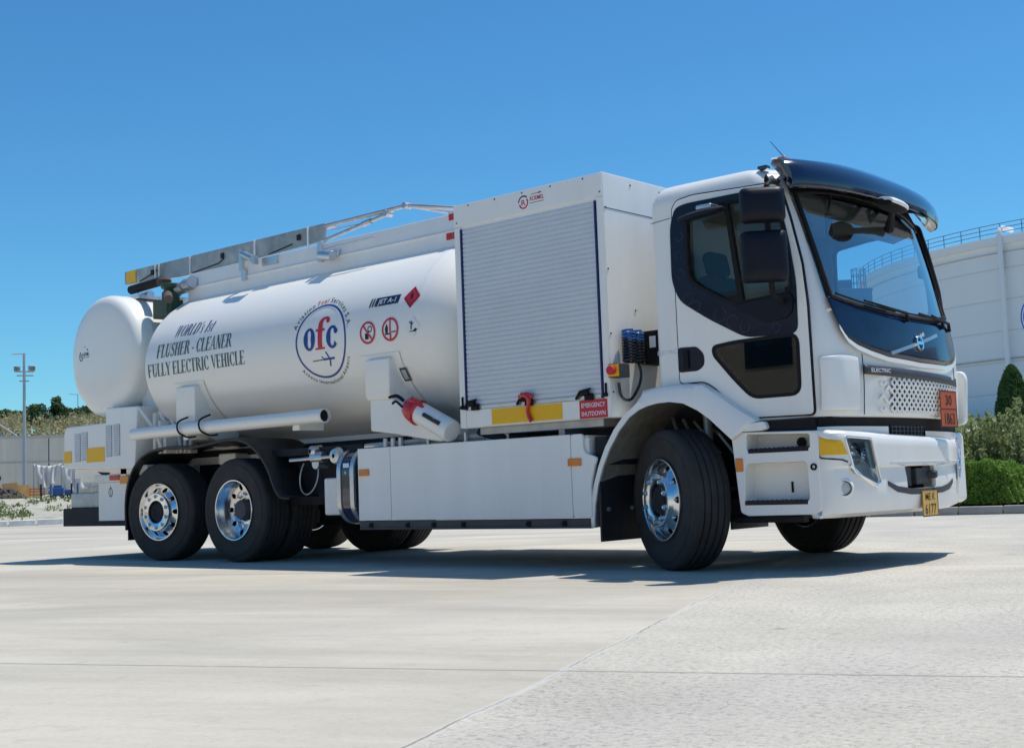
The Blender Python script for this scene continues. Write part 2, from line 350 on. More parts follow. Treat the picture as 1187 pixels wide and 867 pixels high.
# ================================================================== THE SETTING
def gmat():
    m = bpy.data.materials.new('concrete_apron'); m.use_nodes = True; n = m.node_tree.nodes; l = m.node_tree.links
    b = n['Principled BSDF']; tc = n.new('ShaderNodeTexCoord'); P = tc.outputs['Object']
    def noise(sc, det=6, ro=.6, vec=None, dist=0):
        x = n.new('ShaderNodeTexNoise'); x.inputs['Scale'].default_value = sc; x.inputs['Detail'].default_value = det; x.inputs['Roughness'].default_value = ro
        x.inputs['Distortion'].default_value = dist; l.new(vec or P, x.inputs['Vector']); return x.outputs['Fac']
    def math_(op, a, b_=None, c=None):
        x = n.new('ShaderNodeMath'); x.operation = op
        for i, q in enumerate((a, b_, c)):
            if q is None: continue
            if isinstance(q, (int, float)): x.inputs[i].default_value = q
            else: l.new(q, x.inputs[i])
        return x.outputs[0]
    def rng_(v, a, b_, c=0, d=1, sm=True):
        x = n.new('ShaderNodeMapRange'); x.interpolation_type = 'SMOOTHSTEP' if sm else 'LINEAR'
        for i, q in zip((1, 2, 3, 4), (a, b_, c, d)): x.inputs[i].default_value = q
        l.new(v, x.inputs[0]); return x.outputs[0]
    def mixc(f, a, b_, mode='MIX'):
        x = n.new('ShaderNodeMix'); x.data_type = 'RGBA'; x.blend_type = mode
        for nm, q in (('A', a), ('B', b_)):
            if isinstance(q, tuple): x.inputs[nm].default_value = (*q, 1)
            else: l.new(q, x.inputs[nm])
        if isinstance(f, (int, float)): x.inputs['Factor'].default_value = f
        else: l.new(f, x.inputs['Factor'])
        return x.outputs['Result']
    sp = n.new('ShaderNodeSeparateXYZ'); l.new(P, sp.inputs[0]); X, Y = sp.outputs[0], sp.outputs[1]
    s = math_('ADD', math_('MULTIPLY', X, .9264), math_('MULTIPLY', Y, .3765))      # across the long joint
    t = math_('SUBTRACT', math_('MULTIPLY', Y, .9264), math_('MULTIPLY', X, .3765))  # along it
    wob = math_('MULTIPLY', math_('SUBTRACT', noise(.8, 5, .65), .5), .12)
    sw = math_('SUBTRACT', math_('ADD', s, wob), .215)
    right = rng_(sw, -.008, .008)
    cv = n.new('ShaderNodeCombineXYZ'); l.new(math_('MULTIPLY', s, .35), cv.inputs[0]); l.new(math_('MULTIPLY', t, 1.3), cv.inputs[1])
    stain = noise(.55, 7, .62, cv.outputs[0], .6); fine = noise(36, 8, .8); mid = noise(7, 6, .7)
    grit = noise(48, 5, .8)
    left = mixc(rng_(stain, .32, .68), (.40, .365, .30), (.57, .52, .435))
    left = mixc(math_('MULTIPLY', rng_(mid, .52, .68), .35), left, (.36, .34, .30))
    left = mixc(math_('MULTIPLY', rng_(fine, .50, .66), .38), left, (.33, .31, .27))
    left = mixc(math_('MULTIPLY', rng_(grit, .54, .64), .3), left, (.62, .59, .52))
    cv2 = n.new('ShaderNodeCombineXYZ'); l.new(math_('MULTIPLY', s, .5), cv2.inputs[0]); l.new(math_('MULTIPLY', t, 4.5), cv2.inputs[1])
    left = mixc(math_('MULTIPLY', rng_(noise(.7, 6, .7, cv2.outputs[0]), .50, .72), .30), left, (.30, .285, .26))
    rt = mixc(rng_(noise(.8, 6, .65), .3, .7), (.45, .415, .35), (.58, .535, .455))
    patch = rng_(noise(1.1, 4, .6), .35, .65, .55, 1.0)
    rt = mixc(math_('MULTIPLY', math_('MULTIPLY', rng_(fine, .48, .62), .85), patch), rt, (.21, .20, .185))
    rt = mixc(math_('MULTIPLY', rng_(grit, .54, .62), .6), rt, (.64, .62, .57))
    col = mixc(right, left, rt)
    # warm dust and darker tyre sweeps
    sweep = n.new('ShaderNodeTexWave'); sweep.inputs['Scale'].default_value = .12; sweep.inputs['Distortion'].default_value = 6; sweep.inputs['Detail'].default_value = 4
    sweep.inputs['Detail Scale'].default_value = .6; l.new(P, sweep.inputs['Vector'])
    col = mixc(math_('MULTIPLY', rng_(sweep.outputs['Fac'], .72, 1.0), .16), col, (.33, .32, .31))
    spots = n.new('ShaderNodeTexVoronoi'); spots.inputs['Scale'].default_value = 1.15; l.new(P, spots.inputs['Vector'])
    sd = math_('ADD', spots.outputs['Distance'], math_('MULTIPLY', fine, .05))
    col = mixc(math_('MULTIPLY', rng_(sd, .045, .085, 1, 0), .5), col, (.16, .15, .14))
    # pale dusty band along the seam, crack in it, and the cross joints
    a_s = math_('ABSOLUTE', sw)
    col = mixc(math_('MULTIPLY', rng_(a_s, .0, .035, 1, 0), .22), col, (.60, .58, .54))
    cr = math_('MULTIPLY', rng_(a_s, .0, .008, 1, 0), rng_(noise(1.3, 3), .40, .50))
    col = mixc(math_('MULTIPLY', cr, .75), col, (.13, .125, .12))
    tt = math_('ADD', math_('ADD', t, 6.02), math_('MULTIPLY', math_('SUBTRACT', noise(3, 4), .5), .02))
    j = math_('ABSOLUTE', math_('SUBTRACT', math_('MODULO', math_('ADD', tt, 65.0), 5.2), 2.6))
    col = mixc(math_('MULTIPLY', math_('MULTIPLY', rng_(j, .004, .020, 1, 0), rng_(noise(2.4, 3), .34, .42)), .62), col, (.17, .165, .16))
    s2 = math_('ABSOLUTE', math_('SUBTRACT', math_('MODULO', math_('ADD', math_('ADD', s, wob), 55.2 - .215 + 2.3), 4.6), 2.3))
    col = mixc(math_('MULTIPLY', math_('MULTIPLY', rng_(s2, .0, .02, 1, 0), rng_(noise(1.1, 3), .4, .5)), .35), col, (.62, .61, .59))
    l.new(col, b.inputs['Base Color']); b.inputs['Roughness'].default_value = .85; b.inputs['Specular IOR Level'].default_value = .25
    h = math_('ADD', math_('MULTIPLY', fine, rng_(right, 0, 1, .25, 1.0)), math_('MULTIPLY', mid, .6))
    h = math_('SUBTRACT', h, math_('MULTIPLY', cr, 1.5))
    bp = n.new('ShaderNodeBump'); bp.inputs['Strength'].default_value = .35; bp.inputs['Distance'].default_value = .006
    l.new(h, bp.inputs['Height']); l.new(bp.outputs[0], b.inputs['Normal'])
    return m
b = MB(); b.add([(-1500, -1500, 0), (1500, -1500, 0), (1500, 1500, 0), (-1500, 1500, 0)], [(0, 1, 2, 3)])
tag(b.build('ground', gmat(), smooth=False), kind='structure')

def soil(name, a, b_, c, sc=1.2):
    m = bpy.data.materials.new(name); m.use_nodes = True; n = m.node_tree.nodes; l = m.node_tree.links
    p = n['Principled BSDF']; tc = n.new('ShaderNodeTexCoord')
    def nz(s, d=8):
        x = n.new('ShaderNodeTexNoise'); x.inputs['Scale'].default_value = s; x.inputs['Detail'].default_value = d; x.inputs['Roughness'].default_value = .7
        l.new(tc.outputs['Object'], x.inputs['Vector']); return x
    r = n.new('ShaderNodeValToRGB'); e = r.color_ramp.elements; e[0].color = (*a, 1); e[0].position = .35; e[1].color = (*c, 1); e[1].position = .68
    q = e.new(.5); q.color = (*b_, 1); l.new(nz(sc).outputs['Fac'], r.inputs[0]); l.new(r.outputs[0], p.inputs['Base Color'])
    bp = n.new('ShaderNodeBump'); bp.inputs['Distance'].default_value = .1; l.new(nz(sc * 8).outputs['Fac'], bp.inputs['Height']); l.new(bp.outputs[0], p.inputs['Normal'])
    p.inputs['Roughness'].default_value = .95; return m
M['hill'] = soil('dry_hillside', (.13, .14, .06), (.27, .23, .13), (.46, .39, .27), .12)
M['verge'] = soil('gravel_verge', (.33, .30, .20), (.48, .45, .37), (.62, .58, .50), 1.1)
M['bed'] = soil('planting_bed', (.38, .35, .29), (.52, .49, .43), (.62, .59, .53), 2)
def hash2(x, y): return .5 * math.sin(x * 1.3 + 2 * math.sin(y * .7)) + .5 * math.sin(y * 1.9 + 1.7 * math.sin(x * .9 + 1))
def terrain(name, m, px0, px1, dists, hfun, nb=50):
    rows = []
    b0, b1 = bearing(px0), bearing(px1)
    for d in dists:
        rows.append([(CAM.x + d * math.cos(b0 + (b1 - b0) * i / nb), CAM.y + d * math.sin(b0 + (b1 - b0) * i / nb), hfun(d, i / nb)) for i in range(nb + 1)])
    return tag(MB().grid(rows).build(name, m, fix=True), kind='structure')
LV = lambda d: float(np.interp(d, [41.2, 43, 60, 92, 99], [.02, .12, .35, 1.15, 1.2]))
terrain('gravel_verge', M['verge'], -700, 420, [41.25, 42, 45, 50, 60, 70, 80, 92, 99], lambda d, t: LV(d) + .04 * hash2(d * 3, t * 60) * (d > 42))
def hillz(d, t):
    base = float(np.interp(d, [96, 97, 112, 130, 160, 185, 215, 300], [-1, 4.2, 5.4, 7.6, 9.8, 11.0, 11.6, 8]))
    return base + .45 * hash2(d * .09, t * 22) + .35 * hash2(d * .3 + 4, t * 60)
terrain('hillside', M['hill'], -1400, 600, list(np.linspace(96, 112, 6)) + list(np.linspace(116, 300, 34)), hillz, 110)
def bankz(d, t): return float(np.interp(d, [22.5, 24, 88, 150, 260], [.10, .14, 3.62, 3.62, 3.62]))
terrain('embankment', M['bed'], 900, 2000, [22.5, 24, 30, 45, 60, 88, 150, 260], lambda d, t: -.05 + (.05 + bankz(d, t) + .04 * hash2(d * .5, t * 30) * (24 < d < 80)) * (lambda q: q * q * (3 - 2 * q))(min(1, t / .08)), 90)

# kerbs
M['kerb'] = mat('kerb_concrete', (.30, .29, .27), .85, var=.25, vscale=2.5, bump=.4, bscale=30)
M['kerbw'] = mat('kerb_whitewash', (.78, .76, .70), .8, var=.18, vscale=3, bump=.3, bscale=20)
def kerb(name, m, p0, p1, n, label, grp, h=.13, w=.16, gap=.012):
    p0, p1 = Vector(p0), Vector(p1); L = (p1 - p0).length / n; d = (p1 - p0).normalized()
    first = None
    for i in range(n):
        if first is None:
            first = MB().box(0, L - gap, 0, w, -.05, h).build(name, m, bevel=.015); o = first
        else: o = first.copy(); COL.objects.link(o)
        c = p0 + d * L * i; o.location = (c.x, c.y, random.uniform(-.006, .006)); o.rotation_euler = (0, 0, math.atan2(d.y, d.x) + random.uniform(-.004, .004))
        tag(o, label, 'kerb stone', grp)
ka, kb = at(870, 612, 19.75), at(1300, 592, 20.3)
ka = Vector((*(CAM + (ray(870, 600) * (20.6 / math.hypot(*ray(870, 600)[:2]))))[:2], 0)); kb = Vector((*(CAM + (ray(1330, 600) * (19.9 / math.hypot(*ray(1330, 600)[:2]))))[:2], 0))
kerb('kerb_stone', M['kerb'], ka, kb, 9, 'weathered grey kerb stone in the row below the hedge', 'kerb stones below the hedge', .125)
la = Vector((*(CAM + ray(-160, 600) * (41.1 / math.hypot(*ray(-160, 600)[:2])))[:2], 0)); lb = Vector((*(CAM + ray(230, 600) * (41.1 / math.hypot(*ray(230, 600)[:2])))[:2], 0))
kerb('kerb_stone', M['kerbw'], la, lb, 12, 'whitewashed kerb stone along the gravel verge at left', 'whitewashed kerb stones at the verge', .17, .3, .05)

# ------------------------------------------------------------------ foliage
def leafmat(name, a, b_, tr=.25):
    m = bpy.data.materials.new(name); m.use_nodes = True; n = m.node_tree.nodes; l = m.node_tree.links
    p = n['Principled BSDF']; g = n.new('ShaderNodeNewGeometry'); r = n.new('ShaderNodeMix'); r.data_type = 'RGBA'
    r.inputs['A'].default_value = (*a, 1); r.inputs['B'].default_value = (*b_, 1); l.new(g.outputs['Random Per Island'], r.inputs['Factor'])
    l.new(r.outputs['Result'], p.inputs['Base Color']); p.inputs['Roughness'].default_value = .55; p.inputs['Specular IOR Level'].default_value = .3
    t = n.new('ShaderNodeBsdfTranslucent'); l.new(r.outputs['Result'], t.inputs['Color']); mx = n.new('ShaderNodeMixShader'); mx.inputs[0].default_value = tr
    l.new(p.outputs[0], mx.inputs[1]); l.new(t.outputs[0], mx.inputs[2]); l.new(mx.outputs[0], n['Material Output'].inputs['Surface']); return m
M['lf_hedge'] = leafmat('hedge_leaf', (.12, .23, .035), (.26, .42, .08), .4)
M['lf_olive'] = leafmat('shrub_leaf', (.17, .22, .07), (.42, .45, .20), .4)
M['lf_cyp'] = leafmat('cypress_leaf', (.04, .09, .025), (.10, .19, .055), .25)
M['lf_pine'] = leafmat('pine_leaf', (.045, .08, .035), (.11, .17, .07), .3)
M['lf_dry'] = leafmat('dry_scrub_leaf', (.20, .20, .09), (.44, .39, .22), .3)
M['bark'] = mat('bark', (.10, .075, .05), .9, var=.3, vscale=8, bump=.5)
def leaves(pts, size, jit=.4, elong=1.7, up=0.0):
    n = len(pts); c = np.asarray(pts, float)
    d = rng.normal(size=(n, 3)); d[:, 2] += up; d /= np.linalg.norm(d, axis=1)[:, None]
    e = rng.normal(size=(n, 3)); e -= d * (e * d).sum(1)[:, None]; e /= np.linalg.norm(e, axis=1)[:, None]
    s = size * rng.uniform(1 - jit, 1 + jit, n)[:, None]
    v = np.stack([c - d * s * elong / 2, c + e * s / 2, c + d * s * elong / 2, c - e * s / 2], 1).reshape(-1, 3)
    return v, np.arange(n * 4).reshape(-1, 4)
def leafmesh(name, pts, size, m, parent=None, **k):
    v, f = leaves(pts, size, **k); me = bpy.data.meshes.new(name); me.from_pydata(v.tolist(), [], f.tolist()); me.materials.append(m)
    o = bpy.data.objects.new(name, me); COL.objects.link(o)
    if parent is not None: o.parent = parent
    return o
def clumps(n, centres, rad, fill=.55):
    cc = np.asarray(centres, float); i = rng.integers(0, len(cc), n); d = rng.normal(size=(n, 3)); d /= np.linalg.norm(d, axis=1)[:, None]
    r = rng.uniform(fill, 1.0, n) ** .6
    rad = np.asarray(rad, float); rad = rad[i] if rad.ndim else rad
    return cc[i] + d * (r * rad)[:, None]
def tree(name, base, h, w, m, label, cat, grp=None, n=2600, trunk=.3, shape='round', leaf=.12):
    root = empty(name, base); tag(root, label, cat, grp)
    tb = MB(); tb.tube([(0, 0, -.3), (.03 * h, .01, h * trunk), (.0, 0, h * .75)], [h * .035, h * .026, h * .008], 7)
    for k in range(6):
        a = k * 2.4; z = h * (trunk + .1 * k / 2); tb.tube([(0, 0, z), (w * .3 * math.cos(a), w * .3 * math.sin(a), z + h * .16)], [h * .012, h * .004], 5)
    tb.build('trunk', M['bark'], root)
    cs = []; rr = []
    for k in range(26):
        t = rng.uniform(trunk, .97); a = rng.uniform(0, 2 * PI)
        pr = {'round': math.sin(PI * min(1, (t - trunk) / (1 - trunk) * .85 + .12)) ** .6, 'cone': 1.05 - (t - trunk) / (1 - trunk) * .92}[shape]
        q = w / 2 * pr * rng.uniform(.2, .85); cs.append((q * math.cos(a), q * math.sin(a), t * h)); rr.append(w * .20 * (.45 + .55 * pr))
    leafmesh('crown', clumps(n, cs, rr), leaf, m, root)
    return root

# hedge (clipped) behind the right-hand kerb
def bpt(px, d, z): r = ray(px, 560); k = d / math.hypot(r.x, r.y); return Vector((CAM.x + r.x * k, CAM.y + r.y * k, z))
h0, h1 = bpt(1085, 21.6, .1), bpt(1183, 21.2, .1)
def hedge(p0, p1, hgt, dep, n, leaf, label, name='hedge'):
    mid = (p0 + p1) / 2; L = (p1 - p0).length; ang = math.atan2((p1 - p0).y, (p1 - p0).x)
    root = empty(name, mid); root.rotation_euler = (0, 0, ang); tag(root, label, 'hedge')
    pts = []
    for _ in range(n):
        u, v, w = rng.uniform(-1, 1), rng.uniform(-1, 1), rng.uniform(0, 1)
        f = rng.integers(0, 4)
        if f == 0: w = 1
        elif f == 1: v = -1
        elif f == 2: v = -1 if rng.random() < .5 else 1
        else: u = 1 if rng.random() < .5 else -1
        k = .93 + .07 * hash2(u * 9, w * 6 + v * 5) - abs(rng.normal()) * .045
        bul = 1 - .16 * (abs(u) ** 6) - .0 * v
        pts.append((u * L / 2 * k, v * dep / 2 * k, .04 + w * hgt * k * (bul + .04 * hash2(u * 6, v * 3))))
    leafmesh('foliage', pts, leaf, M['lf_hedge'], root, elong=1.5)
    st = MB()
    for k in range(10): x = -L / 2 + L * (k + .5) / 10; st.tube([(x, 0, -.05), (x + .03, .02, hgt * .7)], [.02, .01], 6)
    st.box(-L / 2 * .84, L / 2 * .84, -dep / 2 * .78, dep / 2 * .78, .03, hgt * .78)
    st.build('stems', M['lf_cyp'], root)
    return root
hedge(h0, h1, .66, 1.0, 17000, .028, 'low clipped bright green hedge standing behind the grey kerb at right')

def wispy(name, base, h, w, label, n=9000, leaf=.034, mm='lf_olive', seed=0):
    root = empty(name, base); tag(root, label, 'shrub', 'loose shrubs behind the hedge')
    tb = MB(); pts = []
    for k in range(64):
        a = rng.uniform(0, 2 * PI); q = w / 2 * math.sqrt(rng.uniform(0, 1)); hh = h * rng.uniform(.62, 1.0) * (1 - .35 * (q / (w / 2)) ** 2)
        x0, y0 = q * .5 * math.cos(a), q * .5 * math.sin(a); x1, y1 = q * math.cos(a) + rng.normal() * .05, q * math.sin(a) + rng.normal() * .05
        tb.tube([(x0, y0, 0), (x0 * .4 + x1 * .6, y0 * .4 + y1 * .6, hh * .55), (x1, y1, hh)], [.009, .006, .002], 4)
        for j in range(n // 64):
            t = rng.uniform(.2, 1) ; s = .10 * (1.1 - t)
            pts.append((x0 + (x1 - x0) * t + rng.normal() * (s + .012), y0 + (y1 - y0) * t + rng.normal() * (s + .012), hh * t + rng.normal() * .03))
    tb.build('branches', M['bark'], root, smooth=False, fix=False)
    leafmesh('foliage', pts, leaf, M[mm], root, elong=2.6, up=1.2)
    return root
for k, (px, d, h, w, lb) in enumerate([
    (1122, 23.6, 1.20, 1.1, 'loose grey green shrub beside the truck front, behind the hedge'),
    (1150, 23.2, 1.62, 1.3, 'tall wispy shrub with upright twigs, middle one behind the hedge'),
    (1178, 23.6, 1.78, 1.2, 'tall feathery shrub below the dark cypress behind the hedge'),
    (1206, 22.4, 1.5, 1.2, 'feathery shrub at the right edge next to the hedge end'),
    (1090, 24.6, 1.05, 1.3, 'low shrub mostly hidden behind the truck bumper'),
    (1135, 26.5, 1.35, 1.6, 'shrub in the second row behind the hedge, below the pale tank')]):
    wispy('shrub', bpt(px, d, bankz(d, 0) - .02), h, w, lb)
# cypress
root = empty('cypress_tree', bpt(1181, 31.5, bankz(31.5, 0))); tag(root, 'dark green column shaped cypress rising behind the shrubs at right', 'tree')
tb = MB(); tb.tube([(0, 0, -.1), (0, 0, 2.0)], [.07, .03], 8); tb.build('trunk', M['bark'], root)
pts = []
for _ in range(20000):
    t = rng.uniform(.02, 1); a = rng.uniform(0, 2 * PI); pr = (math.sin(PI * min(1, t * .80 + .2)) ** .55) if t > .05 else .7
    q = .41 * pr * (1 - abs(rng.normal()) * .13) * (1 + .10 * hash2(a * 3, t * 14)); pts.append((q * math.cos(a), q * math.sin(a), t * 2.42))
leafmesh('crown', pts, .034, M['lf_cyp'], root, elong=2.4, up=1.6)
# scattered shrubs on the bank (ground cover)
pts = []
for _ in range(420):
    d = rng.uniform(27, 84); p = bpt(rng.uniform(1000, 1600), d, 0); r = rng.uniform(.25, .6)
    c = clumps(60, [(p.x, p.y, bankz(d, 0) + r * .5)], r); pts += c.tolist()
tag(leafmesh('ground_cover', pts, .11, M['lf_olive']), kind='stuff')

# ------------------------------------------------------------------ storage tank
TR, TD = 24.0, 115.0; tb0 = bearing(1012) - math.asin(TR / TD)
tc = Vector((CAM.x + TD * math.cos(tb0), CAM.y + TD * math.sin(tb0), 3.5)); TH = 12.85
M['tankwall'] = mat('storage_tank_paint', (.82, .81, .80), .6, streak=.02, vscale=.35)
M['rail'] = mat('railing_blue_grey', (.16, .25, .38), .5)
M['seam'] = mat('seam_paint', (.66, .65, .64), .7)
M['rust'] = mat('rusty_seam', (.50, .45, .41), .7, var=.2, vscale=2)
root = empty('storage_tank', tc); tag(root, 'huge pale cylindrical fuel storage tank with a railing round its roof', 'storage tank')
w = MB(); N = 160
prof = [(TR, 0)]
for k in range(6):
    z = TH * (k + 1) / 6 - .02; prof += [(TR, z - .30), (TR, z - .04), (TR - .012, z), (TR, z + .04), (TR, z + .30)] if k < 5 else [(TR, TH)]
w.lathe(prof, ax='z', n=N); o = w.build('wall', M['tankwall'], root, ang=60)
MB().lathe([(TR, TH), (TR * .5, TH + .9), (.01, TH + 1.4)], ax='z', n=N).build('roof', M['tankwall'], root)
MB().lathe([(TR + .0, TH - .55), (TR + .32, TH - .5), (TR + .32, TH - .02), (TR + .34, TH + .02), (TR, TH + .02)], ax='z', n=N).build('rim', M['tankwall'], root, smooth=False)
rs = MB()
for zz, hh in ((TH * .345, .10), (TH * .915, .03)): rs.lathe([(TR + .0, zz), (TR + .10, zz), (TR + .10, zz + hh), (TR, zz + hh)], ax='z', n=N)
rs.build('wind_girder', M['rust'], root, smooth=False)
for k in range(1, 6):
    zz = TH * k / 6; MB().lathe([(TR, zz - .03), (TR + .025, zz - .02), (TR + .025, zz + .02), (TR, zz + .03)], ax='z', n=N).build('weld_seam', M['seam'], root)
rl = MB()
for k in range(96):
    t = 2 * PI * k / 96; x, y = (TR + .22) * math.cos(t), (TR + .22) * math.sin(t); rl.cyl((x, y, TH), (x, y, TH + .90), .035, n=6)
for zz in (.30, .60, .90): rl.tube([((TR + .22) * math.cos(2 * PI * k / 192), (TR + .22) * math.sin(2 * PI * k / 192), TH + zz) for k in range(193)], .03, 5, False)
rl.build('railing', M['rail'], root)
# vertical pipe with gooseneck on the wall facing the camera
def tankpt(px, off):                      # local point on the wall under a pixel column
    a = bearing(px); dx, dy = math.cos(a), math.sin(a); rx, ry = CAM.x - tc.x, CAM.y - tc.y
    bq = dx * rx + dy * ry; c = rx * rx + ry * ry - (TR + off) ** 2; t = -bq - math.sqrt(bq * bq - c); return rx + dx * t, ry + dy * t
x, y = tankpt(1178, .45); n_ = Vector((x, y, 0)).normalized()
pp = MB(); pts = [(x, y, 0), (x, y, TH + .1)] + [(x - n_.x * .5 * (1 - math.cos(R(a))), y - n_.y * .5 * (1 - math.cos(R(a))), TH + .1 + .5 * math.sin(R(a))) for a in (30, 60, 90)]
pts += [(x - n_.x * 1.6, y - n_.y * 1.6, TH + .55)]
pp.tube(pts, .17, 10); pp.build('vent_pipe', M['tankwall'], root)
x, y = tankpt(1177, .2); MB().cyl((x, y, TH - .9), (x, y, TH - 2.5), .12, n=10).build('foam_chamber', M['tankwall'], root)

# building with caged ladder seen through the cab
a = bearing(996); c = bpt(996, 62, 0); root = empty('stair_building', (c.x, c.y, 1.32)); root.rotation_euler = (0, 0, a - PI / 2 + .25)
tag(root, 'blue grey flat roofed block seen through the windscreen beside the tank', 'building')
M['bblue'] = mat('blue_grey_render', (.10, .16, .25), .7, var=.08)
MB().box(-.95, .80, -1.2, 1.2, 0, 7.75).box(-.62, -.02, -.9, .9, 7.75, 8.2).build('wall', M['bblue'], root, bevel=.02)
MB().box(-.98, .83, -1.23, 1.23, 7.62, 7.70).build('parapet', M['bblue'], root)
b = MB()
for k in range(6): t = 2 * PI * k / 6; b.cyl((.45 + .33 * math.cos(t), -.3 + .33 * math.sin(t), 7.7), (.45 + .33 * math.cos(t), -.3 + .33 * math.sin(t), 8.75), .025, n=5)
for z in (8.1, 8.45, 8.75): b.tube([(.45 + .33 * math.cos(2 * PI * k / 12), -.3 + .33 * math.sin(2 * PI * k / 12), z) for k in range(13)], .02, 4, False)
b.build('ladder_cage', M['rail'], root)

# sheds behind and beside the camera: what the cab's glass and dark trim reflect
M['shed'] = mat('shed_cladding', (.62, .54, .43), .8, var=.12, vscale=.4)
M['shed2'] = mat('shed_render_grey', (.42, .42, .42), .8, var=.1, vscale=.4)
def shed(name, loc, rz, w, d, h, m, label):
    r = empty(name, loc); r.rotation_euler = (0, 0, rz); tag(r, label, 'building')
    MB().box(-w / 2, w / 2, 0, d, -.2, h).build('wall', m, r, bevel=.03)
    MB().box(-w / 2 - .3, w / 2 + .3, -.3, d + .3, h, h + .25).build('roof', M['steel'], r)
    k = -w / 2 + 2.5
    while k < w / 2 - 4:
        MB().box(k, k + 3.4, -.06, .0, 0, h * .45).build('door', M['dark'], r); MB().box(k + .4, k + 3.0, -.05, .0, h * .62, h * .82).build('window', M['navy'], r); k += 7
shed('shed', (-4, -48, 0), PI, 90, 14, 9.5, M['shed'], 'long sand coloured shed behind the camera, reflected in the cab glass')
shed('shed', (27, 40, 0), R(-25), 34, 12, 9.0, M['shed2'], 'grey shed beyond the right edge, reflected in the dark cab front')

# ------------------------------------------------------------------ left background
M['wall'] = mat('retaining_concrete', (.68, .60, .50), .85, streak=.12, vscale=.5, bump=.3, bscale=4)
M['wcap'] = mat('wall_coping', (.50, .48, .45), .8, var=.1)
p0, p1 = bpt(-420, 97, 0), bpt(420, 97, 0); L = (p1 - p0).length; ang = math.atan2((p1 - p0).y, (p1 - p0).x)
root = empty('retaining_wall', (p0 + p1) / 2 + Vector((0, 0, 1.0))); root.rotation_euler = (0, 0, ang)
tag(root, 'long weathered grey concrete retaining wall below the dry hillside', 'retaining wall')
ZW = 4.05
b = MB(); k = -L / 2
while k < L / 2: b.box(k + .03, k + 5.97, 0, .5, -.6, ZW); k += 6
b.build('panels', M['wall'], root, bevel=.02)
MB().box(-L / 2, L / 2, -.08, .55, ZW, ZW + .16).build('coping', M['wcap'], root)
MB().box(-L / 2, L / 2, -.05, .0, 2.35, 2.42).box(-L / 2, L / 2, -.12, .0, .42, .58).build('ledge', M['wcap'], root)
MB().box(-L / 2, L / 2, .06, .48, -.6, ZW - .05).build('joint_filler', M['dark'], root)
b = MB()
for k in range(22): x = -30 + k * 3.1; b.box(x, x + .10, -.03, .0, 1.25 + .1 * (k % 3), 1.5 + .1 * (k % 3))
o = b.build('weep_hole', M['dark'], root); o['kind'] = 'stuff'
# stair rail on the wall
c = bpt(4, 95.5, 1.0); root = empty('steel_staircase', c); root.rotation_euler = (0, 0, ang)
tag(root, 'light steel staircase with handrails against the retaining wall at left', 'staircase')
b = MB()
for y in (0, 1.0): b.tube([(-3.5, y, 5.2), (-.4, y, 5.2), (2.7, y, 2.9), (4.4, y, 1.2)], .05, 6)
for y in (0, 1.0): b.tube([(-3.5, y, 4.6), (-.4, y, 4.6), (2.7, y, 2.4), (4.4, y, .6)], .04, 6)
for x, z in ((-3.4, 4.1), (-2, 4.1), (-.4, 4.1), (.6, 3.4), (1.6, 2.7), (2.7, 1.9), (3.6, 1)): b.cyl((x, 0, z), (x, 0, z + 1.1), .04, n=6)
b.build('handrail', M['wcap'], root)
b = MB()
for k in range(16): x = -.3 + k * .3; b.box(x, x + .3, .05, .95, 4.1 - k * .25, 4.14 - k * .25)
b.build('treads', M['steel'], root); MB().box(-3.5, -.3, .0, 1, 4.0, 4.1).build('landing', M['steel'], root)
b = MB()
for x, h in ((-3.3, 4), (-.6, 4)):
    for y in (.05, .95): b.cyl((x, y, -.2), (x, y, h), .06, n=6)
b.build('posts', M['steel'], root)
# lamp mast
M['galv'] = mat('mast_galvanised', (.42, .45, .47), .5, metal=.3, var=.08)
c = bpt(28.5, 88, 1.05); root = empty('floodlight_mast', c); root.rotation_euler = (0, 0, bearing(28) - PI / 2)
tag(root, 'tall slim grey floodlight mast in front of the retaining wall at left', 'light mast')
MB().cyl((0, 0, -.1), (0, 0, 9.1), .13, .08, 12).box(-.3, .3, -.3, .3, -.1, .05).build('pole', M['galv'], root)
MB().cyl((-.75, 0, 9.08), (.1, 0, 9.12), .04, n=8).cyl((-.45, 0, 7.7), (.6, 0, 7.7), .04, n=6).cyl((-.3, 0, 7.35), (.3, 0, 7.35), .04, n=6).build('arm', M['galv'], root)
fl = MB().box(-.20, .20, -.12, .10, -.17, .17).build('floodlight', M['galv'], root, bevel=.03); fl.location = (-.42, -.1, 8.12)
MB().box(-.17, .17, -.132, -.12, -.14, .14).build('lamp_glass', M['lens'], fl)
f2 = copy_tree(fl, root); f2.location = (.45, -.1, 8.16); f2.rotation_euler = (0, 0, .5)
MB().box(-.55, .6, -.06, .06, 7.92, 7.99).build('bracket', M['galv'], root)
# far thin pole on the hill
c = bpt(91, 190, 11.9); root = empty('street_lamp', c); tag(root, 'tiny distant lamp post on top of the hill', 'lamp post')
MB().cyl((0, 0, 0), (0, 0, 3.6), .07, .05, 6).build('pole', M['galv'], root); MB().tube([(0, 0, 3.5), (-1.2, -.6, 3.7)], .05, 5).build('arm', M['galv'], root)

